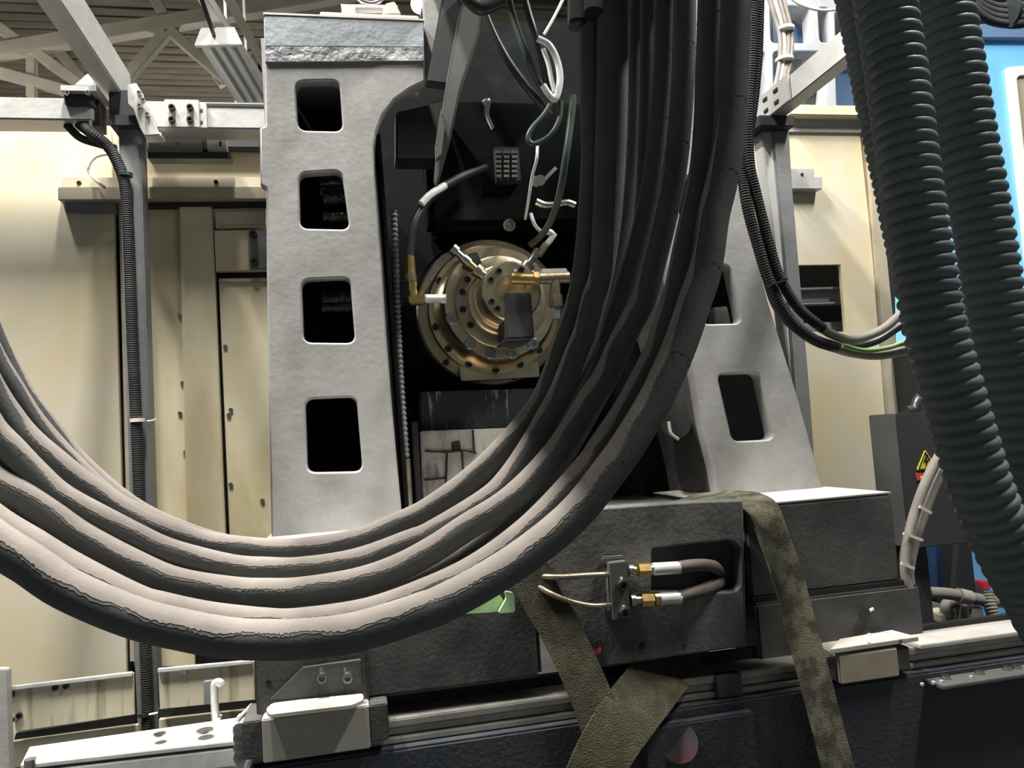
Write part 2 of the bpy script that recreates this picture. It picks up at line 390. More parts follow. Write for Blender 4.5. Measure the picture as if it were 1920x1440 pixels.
# overhead beam running towards the viewer
a = P(219, 160, YB-.04); zt = a.z            # lower right edge of the beam
MB().box(a.x-.065, a.x, .9, YB+.14, zt, zt+.127).build('beam', 'frame_paint', g, .004)
cp = MB().pbox(113, 160, 182, 171, YB-.06, .14).build('corner_plate', 'frame_paint', g, .002)
for x in (128, 166): bolt(cp, P(x, 176, YB-.05), .009, 'steel', .012)
MB().ppoly([(138, 160), (164, 137), (181, 157), (181, 161)], YB-.03, .02).build('gusset', 'frame_paint', g, .002)
MB().pbox(120, 171, 172, 196, YB-.04, .1).build('clamp_block', 'box_dark', g, .003)
MB().pbox(205, 215, 272, 236, YB-.03, .12).build('post_cap', 'box_dark', g, .003)
bp2 = MB().ppoly([(238, 158), (255, 155), (268, 176), (268, 200), (288, 226), (300, 252), (270, 254), (262, 240), (250, 205), (240, 195)], YB-.055, .014).build('corner_bracket', 'frame_paint', g, .002)
for x, y in ((262, 176), (270, 190), (263, 200), (277, 216)): bolt(bp2, P(x, y, YB-.055), .008, 'steel', .014)
MB().pbox(270, 248, 302, 255, YB-.05, .06).build('angle_foot', 'bright_steel', bp2, .001)
# interlock switch
sw = thing('interlock_switch', P(350, 283, 2.95), 'slim grey door switch bar under the left beam', 'switch')
MB().pbox(274, 259, 378, 282, 2.93, .05).build('body', 'frame_grey', sw, .003)
MB().pbox(379, 262, 388, 280, 2.94, .04).build('gland', 'bolt_black', sw, .002)
cn = MB().pbox(388, 258, 424, 281, 2.93, .05).build('connector', 'frame_paint', sw, .003)
MB().pbox(411, 264, 415, 274, 2.928, .01).build('slot', 'gap_black', cn)
MB().pbox(276, 284, 432, 297, 2.95, .06).build('switch_shade_bar', 'bolt_black', sw, .002)  # black bar painted in as the shade below the switch
bolt(sw, P(333, 268, 2.93), .006, 'steel', .006, name='screw')
# conduit on the post
def ringed(path, r, pitch, amp, seg=14, per=4, sharp=1.3):
    pts = [Vector(p) for p in path]; out = [pts[0]]; acc = 0; step = pitch/per
    d = [0]
    for i in range(1, len(pts)): d.append(d[-1]+(pts[i]-pts[i-1]).length)
    n = int(d[-1]/step); j = 0; q = []; rr = []
    for i in range(n+1):
        s_ = i*step
        while j < len(d)-2 and d[j+1] < s_: j += 1
        t = (s_-d[j])/max(1e-9, d[j+1]-d[j]); q.append(pts[j].lerp(pts[j+1], t))
        rr.append(r - amp*(.5-.5*math.cos(2*math.pi*(i % per)/per))**sharp)
    return q, rr, seg
YC = YB-.03
cd1 = thing('corrugated_conduit', P(262, 900, YC), 'black corrugated conduit running down the left post', 'conduit')
q, rr, sg = ringed(spx([(150, 232, YB+.03), (172, 250, YC), (200, 272, YC), (218, 300, YC), (234, 345, YC), (240, 420, YC), (247, 600, YC), (255, 780, YC), (262, 950, YC), (270, 1150, YC), (276, 1300, YC), (277, 1420, YC)], 8), .0195, .0075, .002, 12)
MB().tube(q, rr, sg).build('conduit', 'conduit', cd1)
for x, y in ((235, 328), (258, 788), (272, 1338)):
    c = P(x, y, YC); MB().tube([c+Vector((0, 0, -.006)), c+Vector((0, 0, .006))], .024, 14).build('cable_tie', 'white_cable' if y == 788 else 'black_rubber', cd1)
MB().tube(spx([(276, 790, YC-.02), (288, 788, YC-.03), (293, 785, YC-.03)], 4), .003, 6).build('tie_tail', 'white_cable', cd1)
MB().tube(spx([(280, 1340, YC-.02), (300, 1335, YC-.03), (313, 1322, YC-.03)], 4), .004, 6).build('tie_tail', 'white_cable', cd1)
tag(MB().tube(spx([(125, 234, 2.84), (150, 258, 2.84), (185, 270, 2.85), (215, 278, 2.9)], 6), .0135, 12).build('cable', 'conduit'), 'short grey cable looping under the left beam end', 'cable')
tag(MB().tube(spx([(232, 288, 3.0), (185, 292, 3.0), (166, 312, 3.0), (172, 330, 3.0), (196, 352, 2.95)], 6), .006, 8).build('cable', 'white_cable'), 'thin pale cable curling above the left ledge', 'cable')

# lower guard sheets and guide cover, bottom left
gp = thing('guard_panel', P(140, 1390, 2.7), 'stained cream guard sheet at the lower left corner', 'panel')
MB().ppoly([(18, 1290), (250, 1262), (252, 1340), (30, 1372)], 2.7, .012).build('sheet', 'stained_sheet', gp, .001)
MB().prism([P(15, 1286, 2.7), P(250, 1258, 2.7), P(250, 1266, 2.7), P(15, 1294, 2.7)], (0, -.012, 0)).build('folded_lip', 'bright_steel', gp, .002)
for x, y in ((22, 1302), (22, 1350), (104, 1289), (124, 1286), (37, 1341)): bolt(gp, P(x, y, 2.7), .009, 'bolt_black', .008, name='screw')
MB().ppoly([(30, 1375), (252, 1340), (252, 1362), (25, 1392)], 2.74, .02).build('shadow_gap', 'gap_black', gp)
MB().ppoly([(20, 1392), (258, 1360), (262, 1420), (18, 1440)], 2.72, .02).build('lower_sheet', 'cream_sheet', gp)
MB().ppoly([(-60, 1255), (14, 1255), (20, 1460), (-60, 1460)], 2.66, .03).build('end_post', 'frame_paint', gp, .003)
gp2 = thing('guard_panel', P(380, 1370, 2.7), 'streaked yellowed guard sheet left of the dark base', 'panel')
MB().ppoly([(297, 1258), (476, 1240), (478, 1312), (300, 1330)], 2.7, .012).build('sheet', 'stained_sheet', gp2, .001)
MB().prism([P(297, 1252, 2.7), P(474, 1236, 2.7), P(474, 1243, 2.7), P(297, 1260, 2.7)], (0, -.012, 0)).build('folded_lip', 'bright_steel', gp2, .002)
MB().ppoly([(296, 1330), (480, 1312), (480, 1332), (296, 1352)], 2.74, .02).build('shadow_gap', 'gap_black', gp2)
MB().ppoly([(298, 1350), (480, 1330), (480, 1400), (298, 1420)], 2.72, .02).build('lower_sheet', 'stained_sheet', gp2)
bolt(gp2, P(346, 1261, 2.7), .009, 'steel', .008, name='screw')
rc = thing('guide_cover', P(250, 1440, 2.2), 'bright aluminium guide cover along the bottom left edge', 'cover')
YG = 2.2
zc = P(250, 1400, YG).z
MB().prism([P(38, 1434, YG), P(450, 1388, YG), PZ(445, 1345, P(450, 1388, YG).z), PZ(55, 1400, P(38, 1434, YG).z)], (0, 0, -.012)).build('top_plate', 'bright_steel', rc, .002)
MB().ppoly([(62, 1436), (450, 1392), (450, 1402), (64, 1446)], YG+.004, .05).build('slot_edge', 'bolt_black', rc)
MB().ppoly([(64, 1446), (450, 1402), (452, 1436), (66, 1482)], YG, .06).build('side', 'bright_steel', rc, .003)
for x, y in ((385, 1386), (300, 1393)):
    c = P(x, y, YG+.05); c.z = P(x, y+6, YG).z+.012
    MB().cyl(c, c+Vector((0, 0, .004)), .022 if x == 385 else .016, seg=16).build('plug', 'steel', rc)
bc = P(57, 1432, YG-.02); MB().cyl(bc-Vector((0, 0, .03)), bc+Vector((0, 0, .012)), .014, seg=10).build('bolt', 'steel', rc)
cl = MB().pbox(437, 1358, 462, 1440, YG-.03, .09).build('clamp', 'bright_steel', rc, .004)
for y in (1368, 1384, 1402, 1420): MB().cyl(P(449, y, YG-.03), P(449, y, YG-.055), .016, seg=8).build('clamp_nut', 'steel', cl)
MB().cyl(P(444, 1352, YG-.03), P(474, 1322, YG-.03), .007, seg=8).build('clamp_lever', 'bright_steel', cl)
MB().pbox(462, 1344, 491, 1362, YG-.02, .09).build('end_block', 'lit_tray', rc, .002)
hk = thing('hook_bracket', P(405, 1358, 2.4), 'white bent hook bracket standing above the guide cover', 'bracket')
MB().tube(spx([(416, 1285, 2.4), (412, 1279, 2.4), (403, 1282, 2.4), (402, 1300, 2.4), (404, 1356, 2.4)], 6), .011, 10).build('rod', 'bright_steel', hk)
MB().pbox(398, 1350, 412, 1360, 2.38, .05).build('foot', 'bright_steel', hk, .002)
MB().pbox(382, 1278, 400, 1320, 2.45, .02).build('tab', 'frame_grey', hk, .001)

# ================================================================== column casting
YF = 2.4
cc = thing('column_casting', P(900, 1000, YF+.2), 'light grey cast iron column with rounded windows in both legs', 'column')
outer = [(494, 30), (795, 38), (797, 152), (768, 166), (740, 186), (718, 215), (706, 245), (701, 275), (703, 330), (709, 400), (715, 480), (724, 620), (735, 760), (745, 870), (752, 945), (756, 1012), (509, 1020), (503, 700), (500, 510), (499, 352), (488, 345), (487, 240), (497, 236), (496, 120)]
W = [[(554, 152), (636, 150), (643, 246), (559, 244)], [(560, 324), (640, 319), (656, 430), (562, 428)],
     [(565, 524), (656, 520), (666, 643), (569, 642)], [(572, 748), (668, 744), (680, 884), (576, 886)]]
plate('leg_face', outer, [rround(q, 17) for q in W], YF, .05, 'cast_paint', cc, .006)
MB().ppoly([(496, 30), (794, 38), (795, 88), (497, 86)], YF-.008, .03).build('machined_band', 'cast_top', cc, .001)
MB().ppoly([(497, 86), (795, 88), (796, 114), (497, 116)], YF-.0075, .02).build('rough_fillet', 'fillet', cc, .001)
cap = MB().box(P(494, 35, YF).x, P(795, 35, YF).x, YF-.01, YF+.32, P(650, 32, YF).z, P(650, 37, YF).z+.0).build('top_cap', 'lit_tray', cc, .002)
# inside of the left leg: side walls, back wall, shelves seen through the windows
lx0, lx1 = P(506, 500, YF).x, P(694, 500, YF).x
z0, z1 = P(630, 1010, YF).z, P(600, 60, YF).z
MB().box(lx0, lx0+.03, YF+.05, YF+.34, z0, z1).build('side_wall', 'cast_paint', cc)
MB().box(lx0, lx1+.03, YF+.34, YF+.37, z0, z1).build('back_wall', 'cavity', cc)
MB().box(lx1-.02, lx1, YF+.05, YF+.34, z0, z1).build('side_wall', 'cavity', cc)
MB().box(lx0+.03, lx0+.034, YF+.05, YF+.34, z0, z1).build('shade_lining', 'cavity', cc)  # black layer that paints the shade inside the leg
for x0_, y0_, x1_, y1_ in ((600, 336, 652, 348), (606, 362, 656, 378), (600, 352, 652, 362), (606, 404, 656, 410), (604, 552, 662, 566), (604, 572, 662, 580)):
    MB().cyl(P(x0_, (y0_+y1_)/2, YF+.17), P(x1_+16, (y0_+y1_)/2-2, YF+.17), .012+.001*(y1_-y0_), seg=12).build('rib', 'oily_rib', cc)
MB().ppoly([(790, -40), (838, -40), (802, 150), (797, 152), (795, 38)], YF+.03, .03).build('web', 'cast_paint', cc, .003)
# right leg
outer2 = [(1225, -60), (1330, -60), (1345, 120), (1370, 290), (1386, 360), (1412, 460), (1440, 565), (1490, 725), (1545, 918), (1545, 945), (1350, 950), (1338, 880), (1318, 800), (1300, 690), (1262, 560), (1238, 420), (1222, 250)]
W2 = [[(1312, 498), (1368, 496), (1391, 606), (1318, 608)], [(1345, 702), (1424, 699), (1451, 824), (1374, 828)], [(1262, 330), (1330, 330), (1345, 420), (1278, 422)]]
plate('leg_face', outer2, [rround(q, 14) for q in W2], YF+.02, .06, 'cast_paint', cc, .006)
inner = [(1222, 250), (1238, 420), (1262, 560), (1300, 690), (1318, 800), (1338, 880), (1350, 950)]
s1 = MB()
for (xa, ya), (xb, yb) in zip(inner[:-1], inner[1:]):
    A, B = P(xa, ya, YF+.06), P(xb, yb, YF+.06)
    s1.prism([A, B, B+Vector((.03, 0, 0)), A+Vector((.03, 0, 0))], (0, .42, 0))
s1.build('inner_side', 'dark_iron', cc)
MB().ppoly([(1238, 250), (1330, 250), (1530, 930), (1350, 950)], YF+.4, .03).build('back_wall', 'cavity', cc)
MB().ppoly([(1338, 576), (1364, 574), (1372, 612), (1340, 614)], YF+.15, .05).build('inner_boss', 'cast_paint', cc, .004)
bz = MB().cyl(P(1268, 795, YF+.1), P(1268, 795, YF+.3), .05, seg=24).build('cross_hole', 'gap_black', cc)
MB().tube(spx([(1254, 790, YF+.09), (1258, 812, YF+.09), (1272, 824, YF+.09)], 5), .006, 8).build('hole_edge', 'lit_tray', cc)
# lifting shackle and lamp on top
sh = thing('lifting_shackle', P(700, 30, YF+.15), 'white lifting shackle standing on the column top', 'shackle')
MB().pbox(600, 25, 785, 32, YF+.06, .18).build('base', 'lit_tray', sh, .003)
for x in (655, 730): MB().ppoly([(x-14, 28), (x+14, 28), (x+10, 8), (x-10, 8)], YF+.1, .06).build('lug', 'lit_tray', sh, .005)
MB().tube(spx([(672, -14, YF+.13), (676, 0, YF+.13), (695, 7, YF+.13), (712, 2, YF+.13), (718, -14, YF+.13)], 6), .009, 10).build('ring', 'steel', sh)
MB().cyl(P(640, 16, YF+.13), P(745, 18, YF+.13), .013, seg=12).build('pin', 'lit_tray', sh)
MB().ppoly([(725, 26), (752, 26), (740, 2), (722, 6)], YF+.08, .05).build('wedge', 'lit_tray', sh, .003)
wl = thing('work_lamp', P(786, 20, YF+.3), 'small glaring work lamp behind the column top corner', 'lamp')
MB().cyl(P(786, 10, YF+.25), P(786, 10, YF+.31), .02, seg=16).build('bulb', 'glow', wl)
MB().cyl(P(787, 8, YF+.31), P(787, 8, YF+.40), .033, .02, seg=16).build('housing', 'lamp_white', wl)
MB().cyl(P(790, 22, YF+.35), P(792, 66, YF+.35), .005, seg=8).build('stem', 'bolt_black', wl)

# ================================================================== dark head between the legs
YH = 3.0
hb = thing('spindle_head', P(950, 960, YH), 'spindle head housing painted shade black between the column legs', 'housing')
MB().ppoly([(690, 40), (1300, 40), (1370, 960), (735, 990)], YH, .05).build('back_plate', 'cavity', hb)  # shade of the opening put into the near black colour
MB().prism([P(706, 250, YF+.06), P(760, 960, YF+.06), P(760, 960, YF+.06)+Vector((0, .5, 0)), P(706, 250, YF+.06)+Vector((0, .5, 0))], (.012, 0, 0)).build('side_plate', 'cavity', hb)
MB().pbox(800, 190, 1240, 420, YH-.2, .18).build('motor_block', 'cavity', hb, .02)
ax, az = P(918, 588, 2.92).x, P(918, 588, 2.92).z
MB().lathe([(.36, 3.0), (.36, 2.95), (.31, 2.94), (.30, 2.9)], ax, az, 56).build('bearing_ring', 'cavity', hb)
MB().ppoly([(742, 210), (835, 188), (835, 300), (742, 300)], YF+.3, .1).build('guard', 'black_rubber', hb, .006)
MB().pbox(930, 275, 975, 340, YH-.24, .04).build('terminal_block', 'box_dark', hb, .003)
for i in range(6):
    for j in range(3): MB().pbox(930+j*15, 282+i*9, 940+j*15, 287+i*9, YH-.25, .012).build('terminal', 'box_grey', hb)
bd = thing('drag_chain', P(750, 940, YF+.16), 'thin beaded steel chain hanging along the left leg edge', 'chain')
lm = None
pts = spline([P(739, 395, YF+.16), P(744, 560, YF+.16), P(752, 720, YF+.16), P(762, 860, YF+.16)], 14)
q, rr, sg = ringed(pts, .0125, .017, .005, 10)
MB().tube(q, rr, sg).build('bead_string', 'frame_grey', bd)
MB().tube(spx([(762, 860, YF+.16), (768, 965, YF+.16)], 4), .012, 10).build('rod', 'dull_gilt', bd)
# spindle nose
sn = thing('rotary_spindle', Vector((ax, 2.75, az)), 'round brass toned spindle nose with stepped rings and bolts', 'spindle')
MB().lathe([(.285, 2.96), (.285, 2.885), (.278, 2.875), (.248, 2.875)], ax, az, 72).build('flange', 'dull_gilt', sn)
MB().lathe([(.250, 2.9), (.250, 2.835), (.243, 2.828), (.205, 2.828)], ax, az, 72).build('ring', 'gilt_steel', sn)
MB().lathe([(.228, 2.85), (.226, 2.80), (.205, 2.70), (.200, 2.692), (.165, 2.692)], ax, az, 72).build('drum', 'gilt_steel', sn)
MB().lathe([(.166, 2.71), (.166, 2.672), (.160, 2.668), (.118, 2.668)], ax, az, 64).build('cover_ring', 'dull_gilt', sn)
MB().lathe([(.124, 2.68), (.124, 2.64), (.116, 2.634), (.109, 2.634), (.109, 2.60), (.1, 2.595)], ax, az, 64).build('neck', 'gilt_steel', sn)
MB().lathe([(.102, 2.62), (.102, 2.49), (.096, 2.482), (.055, 2.482), (.052, 2.488), (.0005, 2.488)], ax, az, 56).build('union_cap', 'gilt_steel', sn)
def ringbolts(r, y, angs, br, m='steel'):
    for a_ in angs: bolt(sn, Vector((ax+r*math.cos(R(a_)), y, az+r*math.sin(R(a_)))), br, m, br*.8)
ringbolts(.228, 2.828, (150, 195, 218, 242, 268, 292, 315), .014, 'bolt_black')
ringbolts(.188, 2.692, (196, 230, 255, 280, 305), .021, 'steel')
ringbolts(.142, 2.668, (165, 190, 215, 145), .012, 'bolt_black')
ringbolts(.078, 2.482, (150, 120, 62, 205, 228, 35), .011, 'bolt_black')
ringbolts(.264, 2.875, (225, 255, 285), .012, 'bolt_black')
zs = az-.1
MB().box(ax-.14, ax+.16, 2.83, 2.86, az-.262, az-.205).build('wear_plate', 'gilt_steel', sn, .004)
MB().pbox(948, 549, 999, 634, 2.46, .16).build('sensor_block', 'box_dark', sn, .004)
MB().pbox(947, 634, 996, 640, 2.455, .16).build('sensor_foot', 'bolt_black', sn, .002)
def radial(ang, y, parts, r0, m0=None):
    d = Vector((math.cos(R(ang)), 0, math.sin(R(ang)))); b0 = Vector((ax, y, az)); r_ = r0
    for ln, rd, m_ in parts:
        MB().cyl(b0+d*r_, b0+d*(r_+ln), rd, seg=10).build('nipple', m_, sn); r_ += ln
radial(136, 2.57, [(.02, .02, 'steel'), (.02, .026, 'dull_gilt'), (.03, .013, 'brass'), (.025, .018, 'steel'), (.03, .013, 'steel'), (.02, .02, 'steel')], .1)
radial(52, 2.57, [(.02, .018, 'steel'), (.02, .024, 'dull_gilt'), (.03, .012, 'steel'), (.03, .016, 'steel')], .1)
MB().ppoly([(872, 478), (895, 472), (905, 495), (888, 508), (868, 500)], 2.6, .04).build('clamp_lug', 'box_dark', sn, .004)
# brass pipework to the right of the union
bt = thing('brass_tee_fitting', P(1035, 520, 2.42), 'brass pipe tee beside the union cap', 'fitting')
MB().cyl(P(958, 522, 2.42), P(1003, 523, 2.42), .019, seg=14).build('pipe', 'brass', bt)
MB().cyl(P(962, 516, 2.43), P(968, 516, 2.43), .024, seg=14).build('collar', 'steel', bt)
MB().cyl(P(1000, 523, 2.42), P(1009, 523, 2.42), .024, seg=6).build('nut', 'brass', bt)
MB().cyl(P(1010, 522, 2.42), P(1066, 520, 2.42), .020, seg=12).build('body', 'dull_gilt', bt)
MB().cyl(P(1040, 520, 2.42), P(1041, 560, 2.42), .018, seg=12).build('branch', 'dull_gilt', bt)
MB().cyl(P(1041, 553, 2.42), P(1042, 575, 2.42), .024, seg=6).build('nut', 'dull_gilt', bt)
MB().cyl(P(1041, 575, 2.42), P(1042, 598, 2.42), .015, seg=10).build('stub', 'frame_grey', bt)
MB().pbox(1016, 503, 1064, 514, 2.43, .03).build('bracket', 'lit_tray', bt, .003)
# left elbow and its hose
eb = thing('brass_elbow_fitting', P(772, 560, 2.52), 'bright brass elbow on the left of the spindle', 'fitting')
ye = 2.52
MB().cyl(P(769, 480, ye), P(770, 514, ye), .0145, .0165, seg=14).build('ferrule', 'brass', eb)
MB().cyl(P(770, 514, ye), P(771, 528, ye), .0185, seg=14).build('collar', 'dull_gilt', eb)
MB().cyl(P(771, 528, ye), P(772, 546, ye), .018, seg=6).build('nut', 'brass', eb)
MB().cyl(P(773, 544, ye), P(774, 560, ye), .017, seg=12).build('elbow_leg', 'brass', eb)
MB().pbox(767, 551, 797, 570, ye-.02, .04).build('elbow_body', 'brass', eb, .006)
MB().cyl(P(797, 560, ye), P(834, 560, ye+.02), .0145, seg=14).build('pipe', 'bright_steel', eb)
MB().cyl(P(824, 560, ye+.02), P(836, 561, ye+.02), .018, seg=6).build('nut', 'steel', eb)
tag(MB().tube(spx([(769, 484, ye), (770, 455, ye), (777, 420, ye), (795, 385, ye+.02), (825, 355, ye+.05), (862, 334, ye+.12), (910, 314, ye+.2)], 8), .0145, 14).build('coolant_hose', 'black_rubber'), 'black coolant hose arching up from the brass elbow', 'hose')
tag(MB().tube(spx([(790, 382, ye-.008), (808, 364, ye+.0), (834, 348, ye+.03)], 6), .0125, 12).build('hose_highlight', 'clear_tube'), 'pale painted highlight on the arching coolant hose', 'sleeve')  # pale sliver painted on as the highlight of the hose
cs = thing('steel_elbow_fitting', P(1035, 445, 2.5), 'small steel elbow fitting above the union cap', 'fitting')
MB().cyl(P(1010, 478, 2.5), P(1024, 458, 2.5), .013, seg=10).build('nut', 'dull_gilt', cs)
MB().tube([P(1022, 462, 2.5), P(1034, 447, 2.5), P(1039, 441, 2.5), P(1033, 436, 2.5), P(1020, 433, 2.5)], .011, 10).build('bend', 'bright_steel', cs)
wb = thing('white_plug', P(955, 422, 2.62), 'round pale plug just above the spindle rim', 'plug')
MB().cyl(P(955, 422, 2.62), P(955, 422, 2.66), .022, seg=20).build('disc', 'dirty_white', wb)
MB().cyl(P(956, 415, 2.615), P(956, 415, 2.63), .004, seg=8).build('slot', 'gap_black', wb)
# slide block below the spindle
sb = thing('slide_block', P(870, 950, 2.72), 'dirty pale slide block streaked with oil below the spindle', 'block')
MB().ppoly([(788, 808), (1010, 800), (1020, 1000), (795, 1000)], 2.72, .12).build('face', 'dirty_white', sb, .004)
MB().ppoly([(790, 735), (1012, 728), (1012, 798), (790, 806)], 2.78, .1).build('drip_face', 'drip_black', sb)
MB().ppoly([(846, 829), (862, 826), (864, 843), (847, 845)], 2.716, .02).build('port', 'gap_black', sb)
for a_ in ([(797, 846), (838, 848), (870, 844), (893, 850)], [(886, 806), (889, 850)], [(838, 850), (836, 905)], [(866, 846), (868, 880)], [(796, 900), (838, 896)]):
    MB().ribbon([P(x, y, 2.715) for x, y in a_], (0, 1, 0), .012, .006).build('seam', 'gap_black', sb)
MB().pbox(776, 790, 788, 960, 2.68, .1).build('guide', 'box_dark', sb, .003)
# unseen box added above the frame to shade the opening
zd = P(1000, -70, 2.35).z
MB().box(P(850, 0, 2.4).x, P(1190, 0, 2.4).x, 2.33, 2.6, zd, zd+.45).build('opening_shade_box', 'box_dark', hb, .01)
# support arm crossing the opening
sa = thing('support_arm', P(830, 330, 2.3), 'dark slanted support arm crossing the top of the opening', 'arm')
MB().ppoly([(838, -40), (880, -40), (862, 160), (800, 152)], 2.36, .05).build('shield', 'box_dark', sa, .004)
MB().ppoly([(880, -40), (908, -20), (900, 60), (864, 170), (846, 260), (822, 345), (816, 330), (822, 260), (842, 130), (862, 20)], 2.3, .06).build('arm', 'box_grey', sa, .008)
MB().ppoly([(828, 200), (836, 240), (830, 290), (818, 300), (817, 270)], 2.27, .03).build('edge_flare', 'box_grey', sa, .004)
for i, (x, y, lab) in enumerate(((790, 293, 'lower left'), (868, 316, 'right'))):
    b = MB()
    if i == 0: b.ppoly([(770, 288), (806, 287), (800, 296), (786, 301), (774, 298)], 2.9, .02)
    else: b.ppoly([(874, 306), (881, 316), (862, 328)], 2.9, .02)
    tag(b.build('pale_patch', 'cream_sheet'), ['rounded cream patch for a lit gap in the dark opening', 'tiny cream triangle for a lit gap beside the support arm'][i], 'tab')  # cream patches added in place of lit gaps
tag(MB().ppoly([(762, 177), (772, 170), (786, 172), (785, 179)], 2.6, .02).build('pale_patch', 'dirty_white'), 'small pale patch under the arch of the left leg', 'tab')

# ================================================================== thin cables and tubes in the opening
def cable(pts, r, m, label, name='cable', cat='cable', n=8, group=None):
    return tag(MB().tube(spx(pts, n), r, 10).build(name, m), label, cat, group)
cable([(890, -40, 2.2), (915, 40, 2.2), (950, 110, 2.2), (985, 160, 2.22), (1010, 190, 2.25), (1030, 215, 2.3)], .012, 'black_rubber', 'leftmost dark green cable fanning down from the top')
cable([(945, -40, 2.15), (965, 40, 2.15), (990, 110, 2.15), (1010, 155, 2.2), (1040, 186, 2.25)], .011, 'green_rubber', 'middle green cable fanning down from the top')
cable([(975, -40, 2.12), (990, 20, 2.12), (1005, 70, 2.12), (1018, 120, 2.15), (1028, 170, 2.2)], .011, 'black_rubber', 'right black cable fanning down from the top')
cable([(1008, 72, 2.1), (1030, 85, 2.1), (1045, 115, 2.1), (1050, 150, 2.1), (1042, 184, 2.1), (1030, 178, 2.1), (1018, 160, 2.1)], .010, 'clear_tube', 'glossy white tube bent in a half loop', 'plastic_tube', 'tube')
cable([(1018, 92, 2.12), (1028, 120, 2.12), (1034, 150, 2.12), (1040, 172, 2.12)], .007, 'clear_tube', 'thin white tube inside the half loop', 'plastic_tube', 'tube')
cable([(1035, 190, 2.2), (1020, 215, 2.2), (998, 240, 2.2), (990, 258, 2.2), (1000, 270, 2.2), (1030, 255, 2.2), (1048, 225, 2.2), (1052, 190, 2.2)], .008, 'green_rubber', 'coiled dark green cable below the white loop')
cable([(1075, 180, 2.15), (1070, 230, 2.15), (1060, 300, 2.15), (1050, 360, 2.2), (1035, 410, 2.3), (1016, 440, 2.45), (995, 460, 2.5)], .011, 'green_rubber', 'long green cable curving down to the spindle')
cable([(1008, 268, 2.3), (1006, 300, 2.3), (998, 330, 2.35), (990, 380, 2.4), (985, 410, 2.5)], .005, 'clear_tube', 'thin pale tube hanging in the dark opening', 'plastic_tube', 'tube')
cable([(995, 400, 2.4), (1002, 420, 2.4), (1012, 432, 2.45), (1022, 436, 2.5)], .006, 'clear_tube', 'short pale tube joining the steel elbow', 'plastic_tube', 'tube')
cable([(1005, 378, 2.5), (1020, 384, 2.5), (1040, 384, 2.5), (1062, 380, 2.5), (1078, 385, 2.5)], .012, 'steel', 'short steel pipe at the right of the opening', 'pipe', 'pipe')
cable([(860, -20, 2.05), (885, 5, 2.05), (905, 15, 2.05), (940, 0, 2.05)], .02, 'black_rubber', 'thick black cable draped at the top edge')
cable([(1020, 65, 2.3), (1040, 30, 2.3), (1065, -20, 2.3)], .005, 'clear_tube', 'thin bright wire slanting at the top edge', 'wire', 'wire')
cable([(905, 195, 2.5), (915, 190, 2.5), (912, 215, 2.52), (922, 240, 2.55)], .01, 'steel', 'small steel pipe stub left of the coiled cable', 'pipe', 'pipe')
pg = thing('pressure_gauge', P(1012, 338, 2.45), 'small round gauge with a bright white face', 'gauge')
MB().cyl(P(1013, 338, 2.45), P(1013, 338, 2.48), .018, seg=18).build('face', 'lit_tray', pg)
MB().cyl(P(1005, 340, 2.46), P(1005, 340, 2.5), .018, seg=18).build('case', 'steel', pg)
MB().beam(P(1018, 340, 2.5), P(1042, 315, 2.5), .012, .012).build('stem', 'frame_grey', pg)

# ================================================================== unseen box added above the frame to shade the hose bundle
oc = thing('hose_shade_box', (.4, 1.25, 2.44), 'unseen overhead box added to shade the looping hoses', 'shade box')
MB().box(-.2, .72, .94, 1.76, 3.2, 3.24).build('top_plate', 'box_grey', oc, .004)
for x in (-.2, .70): MB().box(x, x+.02, .94, 1.54, 2.44, 3.2).build('side_plate', 'box_grey', oc, .004)
MB().box(-.18, .70, 1.54, 1.56, 2.56, 3.2).build('back_plate', 'box_grey', oc, .004)  # back of the added shade box
for z in (2.75, 2.95): MB().box(.12, .70, 1.46, 1.5, z, z+.05).build('shade_box_bar', 'steel', oc, .004)
MB().box(.3, .46, 1.56, 2.7, 3.02, 3.18).build('arm', 'box_grey', oc, .01)
